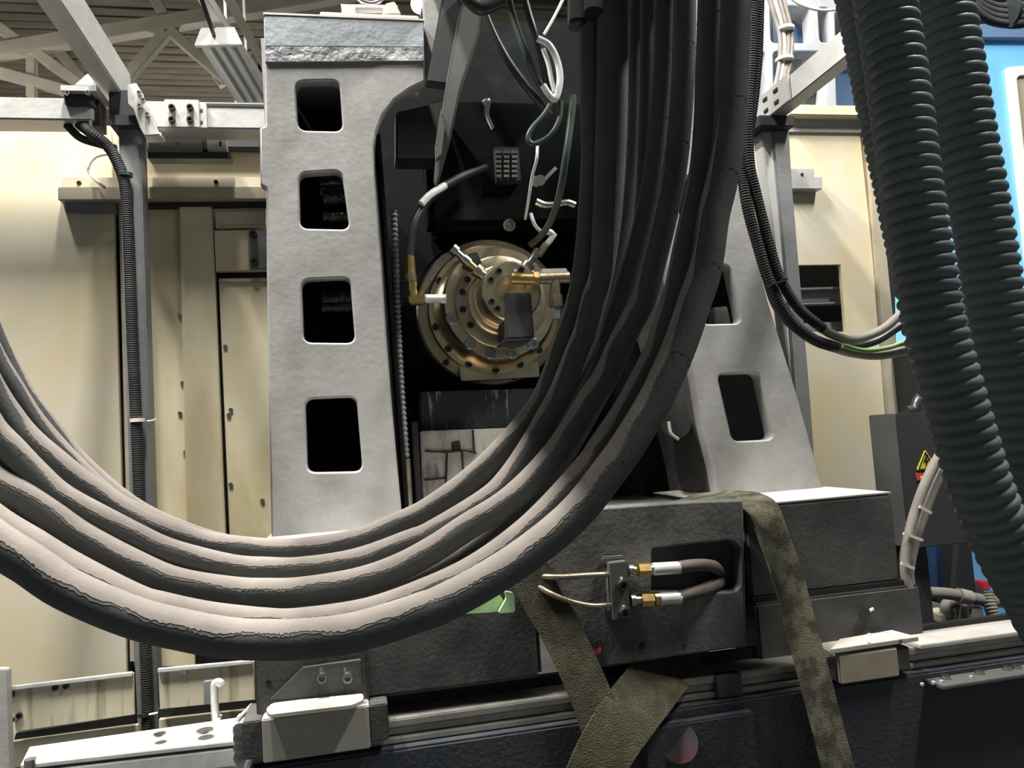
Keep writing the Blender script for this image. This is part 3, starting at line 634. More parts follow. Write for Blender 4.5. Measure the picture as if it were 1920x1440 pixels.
# ================================================================== looping hydraulic hoses
def loop_hose(edge, r, Ys, label, ferr=None, m='hose_rubber'):
    K = .72; r *= K; Ys = [(t, y*K) for t, y in Ys]
    # edge: inner (lit) outline of the hose as traced from the photograph; centre lies one radius outwards
    e = spline([Vector((x, y, 0)) for x, y in edge], 6); n = len(e); L = [0]
    for i in range(1, n): L.append(L[-1]+(e[i]-e[i-1]).length)
    pts = []
    for i in range(n):
        t = L[i]/L[-1]; k = 0
        while k < len(Ys)-2 and Ys[k+1][0] < t: k += 1
        (t0, y0_), (t1, y1_) = Ys[k], Ys[k+1]; u = min(1, max(0, (t-t0)/(t1-t0))); u = u*u*(3-2*u); Y = y0_+(y1_-y0_)*u
        d = (e[min(i+1, n-1)]-e[max(i-1, 0)]).normalized(); nx, ny = d.y, -d.x
        dist = (P(e[i].x, e[i].y, Y)-CAM).dot(fwd); wpx = r*F/dist
        pts.append(P(e[i].x+nx*wpx, e[i].y+ny*wpx, Y))
    h = thing('hydraulic_hose', pts[n//2], label, 'hose', 'looping hydraulic hoses')
    MB().tube(pts, r, 22).build('hose', m, h)
    # spiral wrap seams
    sgl = [0]
    for i in range(1, n): sgl.append(sgl[-1]+(pts[i]-pts[i-1]).length)
    s_ = random.uniform(.03, .12)
    while s_ < sgl[-1]:
        j = 0
        while sgl[j+1] < s_ and j < n-2: j += 1
        p = pts[j].lerp(pts[j+1], (s_-sgl[j])/max(1e-6, sgl[j+1]-sgl[j])); t = (pts[j+1]-pts[j]).normalized()
        sd = t.cross(Vector((0, 1, 0))).normalized(); f_ = sd.cross(t)
        seam = []
        for k in range(13):
            a_ = math.pi*2*k/12; seam.append(p + (sd*math.cos(a_)+f_*math.sin(a_))*(r*1.004) + t*(.5*r*math.sin(a_)))
        MB().tube(seam, r*.03, 5, False).build('wrap_seam', m, h)
        s_ += random.uniform(.12, .2)
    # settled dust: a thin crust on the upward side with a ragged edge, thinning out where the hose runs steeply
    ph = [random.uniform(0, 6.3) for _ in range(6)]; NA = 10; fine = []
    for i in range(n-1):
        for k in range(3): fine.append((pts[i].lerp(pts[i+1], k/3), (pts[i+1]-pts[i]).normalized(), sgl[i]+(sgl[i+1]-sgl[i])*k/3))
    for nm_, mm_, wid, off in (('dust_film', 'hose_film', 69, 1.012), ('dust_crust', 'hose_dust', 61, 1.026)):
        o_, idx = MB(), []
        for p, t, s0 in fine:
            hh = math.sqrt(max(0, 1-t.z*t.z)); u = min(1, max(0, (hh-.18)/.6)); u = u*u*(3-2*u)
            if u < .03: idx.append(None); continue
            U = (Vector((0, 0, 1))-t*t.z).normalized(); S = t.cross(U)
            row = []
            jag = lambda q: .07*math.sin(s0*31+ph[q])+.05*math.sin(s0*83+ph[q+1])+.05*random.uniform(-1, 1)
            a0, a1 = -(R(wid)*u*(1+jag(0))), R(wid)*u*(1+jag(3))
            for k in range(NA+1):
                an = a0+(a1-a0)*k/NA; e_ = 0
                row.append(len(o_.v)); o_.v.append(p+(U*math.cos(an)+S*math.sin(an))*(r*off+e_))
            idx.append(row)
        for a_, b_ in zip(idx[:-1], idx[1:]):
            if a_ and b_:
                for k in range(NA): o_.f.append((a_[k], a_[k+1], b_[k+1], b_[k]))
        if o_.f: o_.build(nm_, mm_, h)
    if ferr:
        (xa, ya, xb, yb, Yf, fr) = ferr; Yf *= K; fr *= K
        MB().cyl(P(xa, ya, Yf), P(xb, yb, Yf), fr, seg=18).build('ferrule', 'frame_paint', h)
        MB().cyl(P(xb, yb, Yf), P(xb, yb+8, Yf), fr*.95, seg=18).build('collar', 'black_rubber', h)
    return h
LQ = [(-130, 850), (-260, 690), (-350, 500), (-400, 280), (-420, 0)]
def left_tail(x0, y0, m, k=1.0):              # carry a hose on beyond the left edge, curling upwards
    a_ = math.atan(m); out = []; x, y = x0, y0
    for _ in range(8):
        a_ = min(a_+R(7.5)*k, R(89)); x -= 110*math.cos(a_); y -= 110*math.sin(a_); out.append((x, y))
    return out
up_ = lambda x: [(x+10, -420), (x+4, -200)]
H = up_(1351)+[(1351, 0), (1345, 150), (1340, 236), (1325, 330), (1308, 400), (1293, 497), (1272, 560), (1252, 620), (1227, 680), (1196, 743), (1153, 813), (1115, 866), (1055, 940), (979, 1004), (896, 1058), (816, 1100), (775, 1115), (660, 1150), (560, 1162), (500, 1163), (435, 1160), (360, 1147), (260, 1122), (145, 1073), (76, 1027), (0, 979)]+left_tail(0, 979, .63)
G = up_(1308)+[(1308, 0), (1303, 150), (1300, 236), (1292, 320), (1275, 400), (1261, 465), (1247, 533), (1230, 590), (1210, 647), (1180, 707), (1149, 762), (1107, 823), (1087, 852), (1024, 924), (960, 985), (880, 1042), (800, 1081), (685, 1122), (560, 1141), (500, 1141), (397, 1130), (310, 1112), (260, 1097), (145, 1038), (76, 996), (0, 949)]+left_tail(0, 949, .63)
D_ = up_(1262)+[(1262, 0), (1258, 150), (1245, 300), (1225, 400), (1205, 480), (1187, 547), (1167, 587), (1143, 633), (1117, 690), (1087, 735), (1055, 787), (1024, 832), (979, 883), (928, 927), (864, 966), (800, 1008), (735, 1042), (660, 1067), (560, 1083), (500, 1085), (435, 1082), (335, 1065), (260, 1033), (172, 985), (115, 945), (60, 908), (0, 876)]+left_tail(0, 876, .62)
C_ = up_(1226)+[(1226, 0), (1222, 150), (1206, 320), (1187, 417), (1167, 490), (1147, 557), (1127, 620), (1113, 660), (1072, 735), (1012, 826), (958, 895), (905, 943), (840, 982), (760, 1018), (660, 1050), (560, 1066), (500, 1068), (420, 1062), (330, 1045), (245, 1010), (172, 968), (115, 922), (69, 874), (34, 828), (0, 782)]+left_tail(0, 782, 1.3)
B_ = up_(1122)+[(1120, 0), (1117, 200), (1114, 320), (1110, 420), (1105, 510), (1090, 557), (1077, 613), (1062, 650), (1033, 723), (1004, 777), (972, 832), (934, 886), (896, 921), (800, 979), (760, 995), (660, 1030), (560, 1045), (500, 1045), (435, 1040), (325, 1012), (260, 982), (229, 966), (134, 915), (88, 876), (38, 824), (0, 784)]+left_tail(0, 784, 1.1)
A_ = up_(1085)+[(1085, 45), (1089, 255), (1088, 320), (1083, 400), (1080, 443), (1072, 510), (1060, 567), (1036, 640), (1020, 688), (992, 749), (934, 819), (870, 880), (800, 931), (755, 955), (660, 993), (560, 1009), (500, 1010), (400, 999), (330, 978), (260, 951), (191, 904), (153, 876), (76, 812), (38, 768), (0, 709)]+left_tail(0, 709, 1.5)
A2 = up_(1148)+[(1148, 0), (1146, 200), (1140, 330), (1130, 440), (1112, 540), (1080, 640), (1040, 730), (980, 810), (900, 885), (800, 945), (700, 990), (600, 1012), (500, 1013), (400, 996), (283, 954), (214, 917), (141, 848), (80, 779), (38, 714), (0, 649)]+left_tail(0, 649, 1.7)
A3 = up_(1180)+[(1180, 0), (1178, 200), (1170, 340), (1155, 450), (1130, 560), (1090, 660), (1030, 750), (960, 830), (880, 900), (790, 955), (690, 995), (590, 1016), (500, 1016), (400, 996), (300, 958), (229, 914), (153, 845), (100, 779), (46, 704), (0, 609)]+left_tail(0, 609, 2.0)
F_ = up_(1200)+[(1200, 0), (1198, 200), (1192, 360), (1180, 480), (1160, 590), (1130, 680), (1090, 760), (1030, 860), (950, 955), (860, 1030), (760, 1082), (660, 1112), (560, 1130), (500, 1132), (435, 1129), (342, 1117), (260, 1090), (172, 1045), (90, 985), (38, 930), (0, 890)]+left_tail(0, 890, 1.0)
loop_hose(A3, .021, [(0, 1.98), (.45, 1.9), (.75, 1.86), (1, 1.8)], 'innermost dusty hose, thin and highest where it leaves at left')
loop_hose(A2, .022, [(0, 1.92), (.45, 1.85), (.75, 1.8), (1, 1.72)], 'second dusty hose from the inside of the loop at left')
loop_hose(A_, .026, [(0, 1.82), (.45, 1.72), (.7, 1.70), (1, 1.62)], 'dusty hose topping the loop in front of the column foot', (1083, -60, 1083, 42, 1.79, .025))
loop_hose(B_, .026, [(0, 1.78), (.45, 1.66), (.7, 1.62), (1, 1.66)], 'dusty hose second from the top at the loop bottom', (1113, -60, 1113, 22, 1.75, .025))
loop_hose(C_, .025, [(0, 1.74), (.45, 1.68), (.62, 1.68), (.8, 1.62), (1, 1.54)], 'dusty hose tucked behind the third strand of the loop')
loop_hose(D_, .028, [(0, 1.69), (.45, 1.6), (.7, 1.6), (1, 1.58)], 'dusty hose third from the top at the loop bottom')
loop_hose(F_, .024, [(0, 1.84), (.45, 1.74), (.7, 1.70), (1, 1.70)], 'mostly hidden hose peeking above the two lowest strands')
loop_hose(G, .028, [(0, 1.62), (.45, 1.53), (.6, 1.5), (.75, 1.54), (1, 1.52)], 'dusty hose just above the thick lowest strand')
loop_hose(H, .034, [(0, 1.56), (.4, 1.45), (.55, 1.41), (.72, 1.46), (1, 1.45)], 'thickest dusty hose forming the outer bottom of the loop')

# ================================================================== right side: frame, enclosure
g2 = thing('gantry_frame', P(1500, 920, YB), 'grey square tube gantry frame right of the column', 'frame')
MB().ppoly([(1424, 218), (1448, 218), (1500, 860), (1486, 900), (1482, 700)], YB, .07).build('post', 'frame_paint', g2, .004)
MB().ppoly([(1446, 216), (1478, 216), (1486, 350), (1520, 750), (1534, 960), (1506, 960), (1478, 560)], YB-.01, .08).build('post', 'frame_grey', g2, .004)
a = P(1465, 203, YB-.12)                     # lower left edge of the beam
MB().box(a.x, a.x+.065, .9, YB+.1, a.z, a.z+.1).build('beam', 'frame_paint', g2, .004)
pl = MB().box(a.x-.014, a.x-.001, YB-.2, YB+.02, a.z-.004, a.z+.104).build('slotted_plate', 'frame_paint', g2, .003)
for k in (-.13, -.05):
    for dz in (.028, .075): MB().box(a.x-.018, a.x-.012, YB+k, YB+k+.03, a.z+dz-.006, a.z+dz+.006).build('slot', 'gap_black', pl)
MB().pbox(1424, 216, 1490, 236, YB-.06, .14).build('post_cap', 'box_dark', g2, .003)
en2 = thing('machine_enclosure', P(1560, 930, YW), 'cream sheet metal enclosure right of the column with square opening', 'enclosure')
pn = plate('panel', [(1380, 246), (1612, 246), (1665, 762), (1745, 1480), (1380, 1480)], [[(1497, 497), (1576, 496), (1586, 622), (1504, 622)]], YW, .02, 'cream_sheet', en2, .001)
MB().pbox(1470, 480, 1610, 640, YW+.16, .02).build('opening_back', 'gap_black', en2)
for y0_, y1_ in ((538, 543), (545, 566), (566, 571), (604, 622)):
    MB().pbox(1490, y0_, 1600, y1_, YW+.05+(.03 if y1_-y0_ > 10 else 0), .04).build('inner_rail', 'frame_grey', en2, .003)
MB().pbox(1480, 197, 1650, 216, YW-.06, .08).build('top_lip', 'cream_sheet', en2, .003)
MB().pbox(1400, 216, 1650, 248, YW-.012, .04).build('header', 'frame_paint', en2, .002)
MB().ppoly([(1624, 248), (1640, 248), (1692, 762), (1702, 960), (1668, 960), (1664, 762)], YW-.02, .04).build('corner_strip', 'beige_edge', en2, .003)
MB().ppoly([(1614, 248), (1619, 248), (1667, 762), (1664, 762)], YW-.003, .02).build('seam', 'dull_gilt', en2)
bk = MB().ppoly([(1476, 316), (1527, 316), (1527, 332), (1542, 332), (1542, 354), (1478, 354)], YW-.05, .05).build('bracket', 'frame_paint', en2, .002)
MB().cyl(P(1504, 327, YW-.05), P(1504, 327, YW-.054), .007, seg=12).build('hole', 'gap_black', bk)
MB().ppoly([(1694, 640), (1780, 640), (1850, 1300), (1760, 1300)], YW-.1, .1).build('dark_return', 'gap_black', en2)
# background machine at top right
bm_ = thing('ribbed_machine', P(1480, 210, 4.6), 'pale ribbed machine casting in the top right background', 'machine')
hs = [[(1405, 16), (1431, 14), (1433, 80), (1405, 80)], [(1444, 10), (1520, 12), (1524, 80), (1446, 80)], [(1534, 14), (1556, 14), (1562, 78), (1538, 80)],
      [(1405, 96), (1436, 96), (1440, 200), (1405, 200)], [(1450, 96), (1540, 96), (1550, 150), (1545, 205), (1452, 205)], [(1566, 20), (1640, 20), (1640, 80), (1568, 80)], [(1566, 96), (1640, 96), (1640, 205), (1570, 205)]]
plate('rib_grid', [(1380, -60), (1660, -60), (1670, 225), (1390, 225)], [rround(q, 9) for q in hs], 4.6, .12, 'pale_cast', bm_, .01)
MB().ppoly([(1380, -60), (1660, -60), (1670, 225), (1390, 225)], 4.9, .05).build('web', 'frame_grey', bm_)
MB().ppoly([(1455, 35), (1475, 30), (1520, 60), (1520, 85), (1456, 85)], 4.8, .04).build('pane', 'slate_blue', bm_)
MB().ppoly([(1566, 130), (1600, 130), (1600, 205), (1568, 205)], 4.8, .04).build('pane', 'slate_blue', bm_)
MB().ppoly([(1450, 110), (1470, 110), (1470, 160), (1452, 160)], 4.8, .04).build('pane', 'slate_blue', bm_)
cb = thing('cable_bundle', P(1470, 90, 3.5), 'bundle of pale grey cables hanging over the right beam', 'cable bundle')
for k, dx in enumerate((-14, -5, 4, 12)):
    MB().tube(spx([(1445+dx*1.2, -40, 3.5), (1460+dx, 10, 3.5), (1473+dx*.9, 60, 3.5), (1474+dx*.8, 100, 3.5), (1468+dx*.7, 140, 3.5), (1458+dx*.8, 185, 3.5), (1450+dx, 230, 3.5)], 6), .0115, 10).build('cable', 'taupe_cable' if k != 1 else 'white_cable', cb)
for y, x in ((55, 1473), (112, 1471)):
    c = P(x, y, 3.5); MB().tube([c-Vector((0, 0, .008)), c+Vector((0, 0, .008))], .046, 14).build('cable_tie', 'white_cable', cb)
cable([(1470, -15, 3.4), (1500, 8, 3.4), (1540, 19, 3.4), (1580, 16, 3.4)], .008, 'white_cable', 'thin white cable sagging along the top right edge')

# conduits swooping to the right
def rib_conduit(pts, r, label, tail=None):
    t = thing('flexible_conduit', P(*pts[len(pts)//2]), label, 'conduit', 'conduits swooping to the right')
    q, rr, sg = ringed(spx(pts, 8), r, .0075, .002, 12); MB().tube(q, rr, sg).build('conduit', 'conduit', t)
    if tail: MB().tube(spx(tail, 8), r*.82, 12).build('cable', 'taupe_cable', t)
    return t
YR = 1.95
c1 = rib_conduit([(1412, -60, YR), (1410, 100, YR), (1404, 200, YR), (1405, 300, YR), (1417, 360, YR), (1440, 450, YR), (1462, 520, YR), (1498, 578, YR), (1545, 618, YR)], .0155, 'upper corrugated conduit swooping right with pale tail',
                 [(1530, 608, YR), (1560, 627, YR), (1600, 637, YR), (1650, 620, YR), (1690, 588, YR), (1730, 550, YR)])
c2 = rib_conduit([(1424, -60, YR+.03), (1420, 100, YR+.03), (1408, 220, YR+.03), (1393, 300, YR+.02), (1400, 380, YR), (1424, 470, YR), (1447, 540, YR), (1482, 600, YR), (1525, 636, YR), (1570, 652, YR)], .0165, 'lower corrugated conduit swooping right with pale tail',
                 [(1550, 646, YR), (1590, 660, YR), (1645, 666, YR), (1705, 655, YR), (1750, 640, YR)])
c = P(1452, 532, YR-.02)
MB().beam(P(1438, 536, YR-.02), P(1476, 524, YR-.02), .012, .006).build('cable_tie', 'black_rubber', c2)
cable([(1400, 250, YR+.06), (1398, 340, YR+.06), (1410, 420, YR+.06), (1436, 520, YR+.06), (1456, 575, YR+.05), (1490, 615, YR+.05), (1530, 636, YR+.05), (1580, 650, YR+.04), (1640, 640, YR+.04), (1690, 610, YR+.04), (1730, 590, YR+.04)], .012, 'black_rubber', 'smooth black cable behind the swooping conduits')
cable([(1580, 648, YR-.02), (1620, 657, YR-.02), (1665, 652, YR-.02), (1700, 640, YR-.02), (1740, 630, YR-.02)], .007, 'earth_green', 'green earth wire beside the swooping conduits', 'earth_wire', 'wire')

# ================================================================== big corrugated hoses
def big_hose(pts, r, pitch, label):
    q, rr, sg = ringed(spx(pts, 10), r, pitch, r*.11, 32, 8, 2.4)
    t = thing('corrugated_hose', q[len(q)//2], label, 'hose', 'large corrugated hoses at right')
    MB().tube(q, rr, sg).build('bellows', 'corrugated', t); return t
big_hose([(1560, -260, 1.32), (1588, -60, 1.32), (1606, 30, 1.32), (1633, 170, 1.32), (1654, 270, 1.32), (1672, 352, 1.32), (1694, 459, 1.32), (1728, 600, 1.32), (1766, 740, 1.32), (1800, 860, 1.34), (1845, 990, 1.36), (1900, 1110, 1.38)], .034, .0175, 'thinnest corrugated hose at the left of the three')
big_hose([(1610, -300, 1.1), (1645, -80, 1.1), (1658, 0, 1.1), (1682, 150, 1.1), (1709, 363, 1.1), (1732, 500, 1.1), (1751, 610, 1.1), (1786, 740, 1.1), (1835, 905, 1.1), (1866, 980, 1.1), (1895, 1045, 1.1), (1927, 1100, 1.1), (1978, 1190, 1.1), (2060, 1320, 1.12), (2150, 1450, 1.14)], .049, .0205, 'front corrugated hose in the middle of the three')
big_hose([(1730, -300, 1.22), (1758, -80, 1.22), (1768, 0, 1.22), (1786, 110, 1.22), (1808, 244, 1.22), (1828, 352, 1.22), (1846, 459, 1.22), (1868, 590, 1.22), (1900, 740, 1.22), (1940, 900, 1.22), (1992, 1080, 1.24), (2050, 1260, 1.24)], .0535, .0225, 'rightmost thick corrugated hose against the blue cabinet')

# ================================================================== blue cabinet and bits behind the hoses
bl = thing('blue_cabinet', P(1900, 1200, 3.6), 'bright sky blue cabinet behind the corrugated hoses', 'cabinet')
MB().ppoly([(1740, 70), (2100, 74), (2100, 1230), (1760, 1230)], 3.6, .3).build('body', 'blue_paint', bl, .004)
MB().ppoly([(1820, 44), (2100, 48), (2100, 72), (1820, 70)], 3.56, .3).build('top_rail', 'slate_blue', bl, .003)
wf = plate('window_frame', [(1891, 126), (2040, 112), (2075, 540), (1936, 560)], [rround([(1906, 142), (2026, 130), (2058, 524), (1948, 540)], 10)], 3.57, .04, 'lamp_white', bl, .003)
MB().ppoly([(1900, 136), (2032, 124), (2064, 530), (1944, 548)], 3.59, .012).build('pane', 'beige_edge', bl)
cb2 = thing('cable_bundle', P(1890, 20, 2.6), 'dark brown cable bundle in the top right corner', 'cable bundle')
for k in range(4):
    MB().tube(spx([(1800, -30+k*5, 2.6), (1840, 2+k*9, 2.6), (1880, 14+k*10, 2.6), (1930, 8+k*11, 2.6), (1990, -20+k*8, 2.6)], 6), .018, 10).build('cable', 'conduit', cb2)
c = P(1895, 24, 2.58); MB().tube([c-Vector((.008, 0, 0)), c+Vector((.008, 0, 0))], .055, 14).build('cable_tie', 'black_rubber', cb2)
# electrical box
YE = 2.3
ebx = thing('electrical_box', P(1720, 1010, YE), 'dark grey electrical box with yellow warning triangle', 'box')
x0_, x1_ = P(1692, 880, YE).x, P(1810, 880, YE).x
ez0, ez1 = P(1700, 1030, YE).z, P(1700, 774, YE).z
MB().box(x0_, x1_, YE, YE+.004+.001, ez0, ez1).build('door', 'box_dark', ebx, .002)
MB().box(x0_, x1_, YE+.005, YE+.15, ez0, ez1).build('body', 'box_grey', ebx, .004)
MB().box(x0_+.03, x0_+.1, YE+.05, YE+.11, 0, ez0).build('stand', 'box_dark', ebx)
MB().ppoly([(1640, 812), (1668, 812), (1680, 925), (1655, 925)], YE+.13, .02).build('flange', 'bolt_black', ebx)
tri = MB().ppoly(rround([(1735, 843), (1757, 880), (1719, 882)], 4), YE-.003, .003).build('warning_sign', 'sign_yellow', ebx)
for A, B in (((1735, 848), (1753, 879)), ((1753, 879), (1723, 880)), ((1723, 880), (1735, 848))):
    MB().beam(P(*A, YE-.004), P(*B, YE-.004), .002, .003).build('border', 'sign_black', tri)
MB().ppoly([(1738, 852), (1732, 866), (1737, 865), (1735, 877), (1742, 862), (1737, 863), (1741, 853)], YE-.005, .002).build('lightning_bolt', 'sign_black', tri)
rl = MB().ppoly([(1717, 887), (1752, 885), (1755, 899), (1720, 901)], YE-.003, .003).build('red_label', 'sign_red', ebx)
MB().ppoly([(1725, 894), (1742, 890), (1742, 896), (1727, 899)], YE-.005, .002).build('yellow_mark', 'sign_yellow', rl)
MB().tube(spx([(1700, 772, YE+.05), (1715, 768, YE+.05), (1722, 752, YE+.05), (1735, 740, YE+.05)], 5), .02, 10).build('cable_gland', 'bolt_black', ebx)
YT = 2.1
tc_ = thing('cable_pair', P(1720, 980, YT), 'pair of taupe cables tied together below the warning sign', 'cable')
MB().tube(spx([(1768, 845, YT), (1750, 875, YT), (1728, 925, YT), (1710, 980, YT), (1698, 1030, YT), (1696, 1075, YT), (1706, 1110, YT)], 8), .0155, 12).build('cable', 'taupe_cable', tc_)
MB().tube(spx([(1775, 870, YT+.02), (1755, 910, YT+.02), (1735, 960, YT+.02), (1716, 1020, YT+.02), (1706, 1070, YT+.02), (1708, 1100, YT+.02)], 8), .013, 12).build('cable', 'taupe_cable', tc_)
for xa, ya, xb, yb in ((1724, 950, 1746, 962), (1694, 1000, 1730, 1013), (1690, 1056, 1714, 1066)):
    MB().beam(P(xa, ya, YT-.018), P(xb, yb, YT-.018), .006, .008).build('cable_tie', 'white_cable', tc_)
YV = 2.9
nv = thing('navy_post', P(1752, 1110, YV), 'dark navy post in front of the blue cabinet', 'post')
MB().ppoly([(1715, 1010), (1764, 1010), (1771, 1080), (1766, 1115), (1722, 1115)], YV, .1).build('post', 'navy', nv, .004)
MB().ppoly([(1690, 1010), (1735, 1010), (1738, 1112), (1690, 1112)], YV-.05, .05).build('dark_edge', 'gap_black', nv)
for k in range(5): MB().pbox(1704, 1025+k*17, 1734, 1038+k*17, YV-.09, .04).build('fin', 'taupe_cable', nv, .004)
vm = thing('valve_manifold', P(1760, 1195, 2.6), 'dusty valve manifold with stacked plates beside the rail', 'valve')
for k in range(4): MB().ppoly([(1700, 1148+k*13), (1790, 1158+k*12), (1792, 1166+k*12), (1700, 1157+k*13)], 2.6, .12).build('plate', 'taupe_cable', vm, .003)
vq = P(1750, 1200, 2.64)
MB().box(vq.x-.04, vq.x+.04, 2.62, 2.7, 0, vq.z).build('leg', 'box_dark', vm)
MB().pbox(1766, 1150, 1796, 1168, 2.55, .1).build('block', 'carriage', vm, .004)
MB().tube(spx([(1778, 1155, 2.56), (1774, 1138, 2.56), (1786, 1128, 2.56), (1800, 1132, 2.56)], 6), .022, 12).build('elbow', 'taupe_cable', vm)
MB().ppoly([(1716, 1125), (1765, 1132), (1770, 1152), (1716, 1146)], 2.7, .06).build('slate_plate', 'frame_grey', vm, .003)
hz = thing('dusty_pipe', P(1800, 1120, 2.5), 'dusty taupe pipe running right from the base corner', 'pipe')
MB().tube(spx([(1700, 1112, 2.5), (1760, 1112, 2.5), (1795, 1116, 2.5), (1850, 1126, 2.5), (1900, 1130, 2.5)], 6), .021, 12).build('pipe', 'taupe_cable', hz)
MB().cyl(P(1796, 1116, 2.5), P(1818, 1121, 2.5), .027, seg=14).build('sleeve', 'carriage', hz)
q, rr, sg = ringed(spx([(1850, 1112, 2.5), (1858, 1140, 2.48), (1868, 1170, 2.47), (1882, 1200, 2.47), (1892, 1250, 2.47)], 6), .024, .011, .003, 12)
tag(MB().tube(q, rr, sg).build('ribbed_hose', 'taupe_cable'), 'short ribbed taupe hose standing on the rail end', 'hose')
cable([(1790, 930, 2.8), (1795, 1000, 2.8), (1790, 1060, 2.8), (1786, 1112, 2.8)], .018, 'black_rubber', 'black cable hanging in front of the blue cabinet')
tag(MB().pbox(1842, 1090, 1858, 1108, 3.54, .07).build('red_knob', 'sign_red', None, .006), 'small red knob against the blue cabinet', 'knob')
tag(MB().ppoly([(1820, 1140), (1842, 1138), (1850, 1170), (1832, 1195), (1815, 1195)], 2.49, .1).build('pipe_bracket', 'taupe_cable', None, .004), 'taupe bracket plate between the pipes', 'bracket')

# ================================================================== machine base and rails
BZ = 1.5-.245                                 # level of the base top
ba = thing('cast_pedestal', P(1000, 1250, 2.1), 'dark cast iron pedestal block carrying the column', 'pedestal')
YM, YP, YQ = 2.02, 1.98, 2.1
# left block under the column
zbl = P(760, 1305, YM).z
MB().box(P(478, 1250, YM).x, P(1010, 1150, YM).x, YM, YM+.75, zbl, BZ).build('block', 'dark_iron', ba, .012)
MB().box(P(480, 1270, YM).x, P(690, 1270, YM).x, YM-.02, YM+.2, zbl-.07, zbl+.14).build('foot', 'dark_iron', ba, .006)
# front plate with recess
recess = rround([(1222, 1028), (1372, 1014), (1390, 1030), (1388, 1100), (1376, 1110), (1222, 1112)], 8)
plate('front_plate', [(1105, 968), (1125, 952), (1300, 940), (1394, 938), (1400, 1212), (1116, 1254), (1040, 1148), (1000, 1080)], [recess], YP, .06, 'grey_iron', ba, .006)
MB().ppoly([(1200, 1000), (1395, 1000), (1395, 1125), (1200, 1125)], YP+.16, .02).build('recess_back', 'gap_black', ba)
MB().box(P(1110, 960, YP).x, P(1394, 945, YP).x, YP+.06, YP+.8, P(1300, 1230, YP).z, BZ).build('body', 'dark_iron', ba)
# right block
rx0, rx1 = P(1398, 1000, YQ).x, P(1680, 1000, YQ).x
zst = P(1600, 1100, YQ).z; zrb = P(1640, 1210, YQ).z
MB().box(rx0, rx1, YQ, YQ+.7, zst, BZ).build('block', 'dark_iron', ba, .008)
MB().box(rx0, P(1722, 1150, YQ).x, YQ-.02, YQ+.7, zrb, zst-.012).build('block', 'dark_iron', ba, .008)
MB().box(rx0, rx1+.01, YQ-.008, YQ+.3, zst-.014, zst+.004).build('step_line', 'bolt_black', ba)
MB().box(rx0, rx1+.002, YQ+.006, YQ+.7, BZ, BZ+.004).build('lit_top', 'lit_tray', ba)  # pale slab on dark iron, overhead light put into its colour
MB().box(P(478, 1250, YM).x, P(1010, 1150, YM).x, YM+.02, YM+.75, BZ, BZ+.004).build('lit_top', 'lit_tray', ba)  # same pale slab, the lit top painted on
pv = thing('drain_plug', P(1628, 1150, YQ-.03), 'small drain plug with a bright lever on the right block', 'plug')
MB().cyl(P(1622, 1150, YQ-.02), P(1622, 1150, YQ-.06), .016, seg=10).build('plug', 'bolt_black', pv)
MB().cyl(P(1624, 1150, YQ-.055), P(1637, 1141, YQ-.055), .0045, seg=8).build('lever', 'bright_steel', pv)
for i, (x, y, m_) in enumerate(((1120, 1218, 'red_dot'), (1202, 1211, 'gap_black'), (1283, 1201, 'gap_black'))):
    MB().cyl(P(x, y, YP-.002), P(x, y, YP+.02), .0105, seg=14).build('tapped_hole', m_, ba)
MB().ppoly([(1112, 1205), (1122, 1199), (1130, 1201), (1118, 1210)], YP-.002, .003).build('green_mark', 'green_rubber', ba)
bolt(ba, P(504, 1279, YM-.02), .008, 'gap_black', .002, name='tapped_hole')
# bracket with two bolts and its tray, lower left of the base
YK = YM-.05
br = thing('stop_bracket', P(600, 1310, YK), 'dark chamfered stop bracket with two bolts and pale tray', 'bracket')
MB().ppoly([(507, 1312), (568, 1252), (676, 1237), (680, 1304)], YK, .012).build('upright', 'dark_iron', br, .001)
for x in (604, 652): bolt(br, P(x, 1268, YK), .014, 'steel', .02)
for x in (602, 647): MB().pbox(x-3, 1253, x+2, 1262, YK-.002, .006).build('slot', 'frame_grey', br)
zt_ = P(590, 1318, YK).z
pts_t = [P(505, 1318, YK-.03), P(505, 1334, YK-.03), P(660, 1318, YK-.03), P(684, 1304, YK-.03)]
zt_ = P(590, 1322, YK-.06).z
tr_ = [PZ(x, y, zt_) for x, y in rround([(498, 1330), (510, 1318), (560, 1312), (681, 1300), (682, 1312), (660, 1322), (505, 1340)], 8)]
MB().prism(tr_, (0, 0, -.008)).build('tray', 'lit_tray', br)
# guide rail
RY = 2.0
ra = P(730, 1360, RY)
rl_ = thing('guide_rail', ra, 'long steel guide rail in front of the dark bed', 'rail')
zr1, zr0 = P(735, 1350, RY).z, P(735, 1396, RY).z
hgt = zr1-zr0
rxa, rxb = P(470, 1400, RY).x, P(1980, 1200, RY).x
MB().box(rxa, rxb, RY+.012, RY+.09, zr0+hgt*.30, zr0+hgt*.62).build('web', 'rail_steel', rl_, .002)
MB().box(rxa, rxb, RY, RY+.1, zr0+hgt*.66, zr1).build('head', 'rail_steel', rl_, .003)
MB().box(rxa, rxb, RY, RY+.1, zr0, zr0+hgt*.28).build('foot', 'rail_steel', rl_, .003)
MB().box(P(1716, 1200, RY).x, rxb, RY-.02, RY+.13, zr1+.0, zr1+.012).build('lit_cap', 'lit_tray', rl_, .002)  # pale strip with the light on the rail end put into its colour
for x in (1365,): MB().box(P(x-24, 1290, RY).x, P(x+24, 1290, RY).x, RY-.012, RY+.02, zr0, zr1).build('joint_cover', 'dark_iron', rl_, .002)
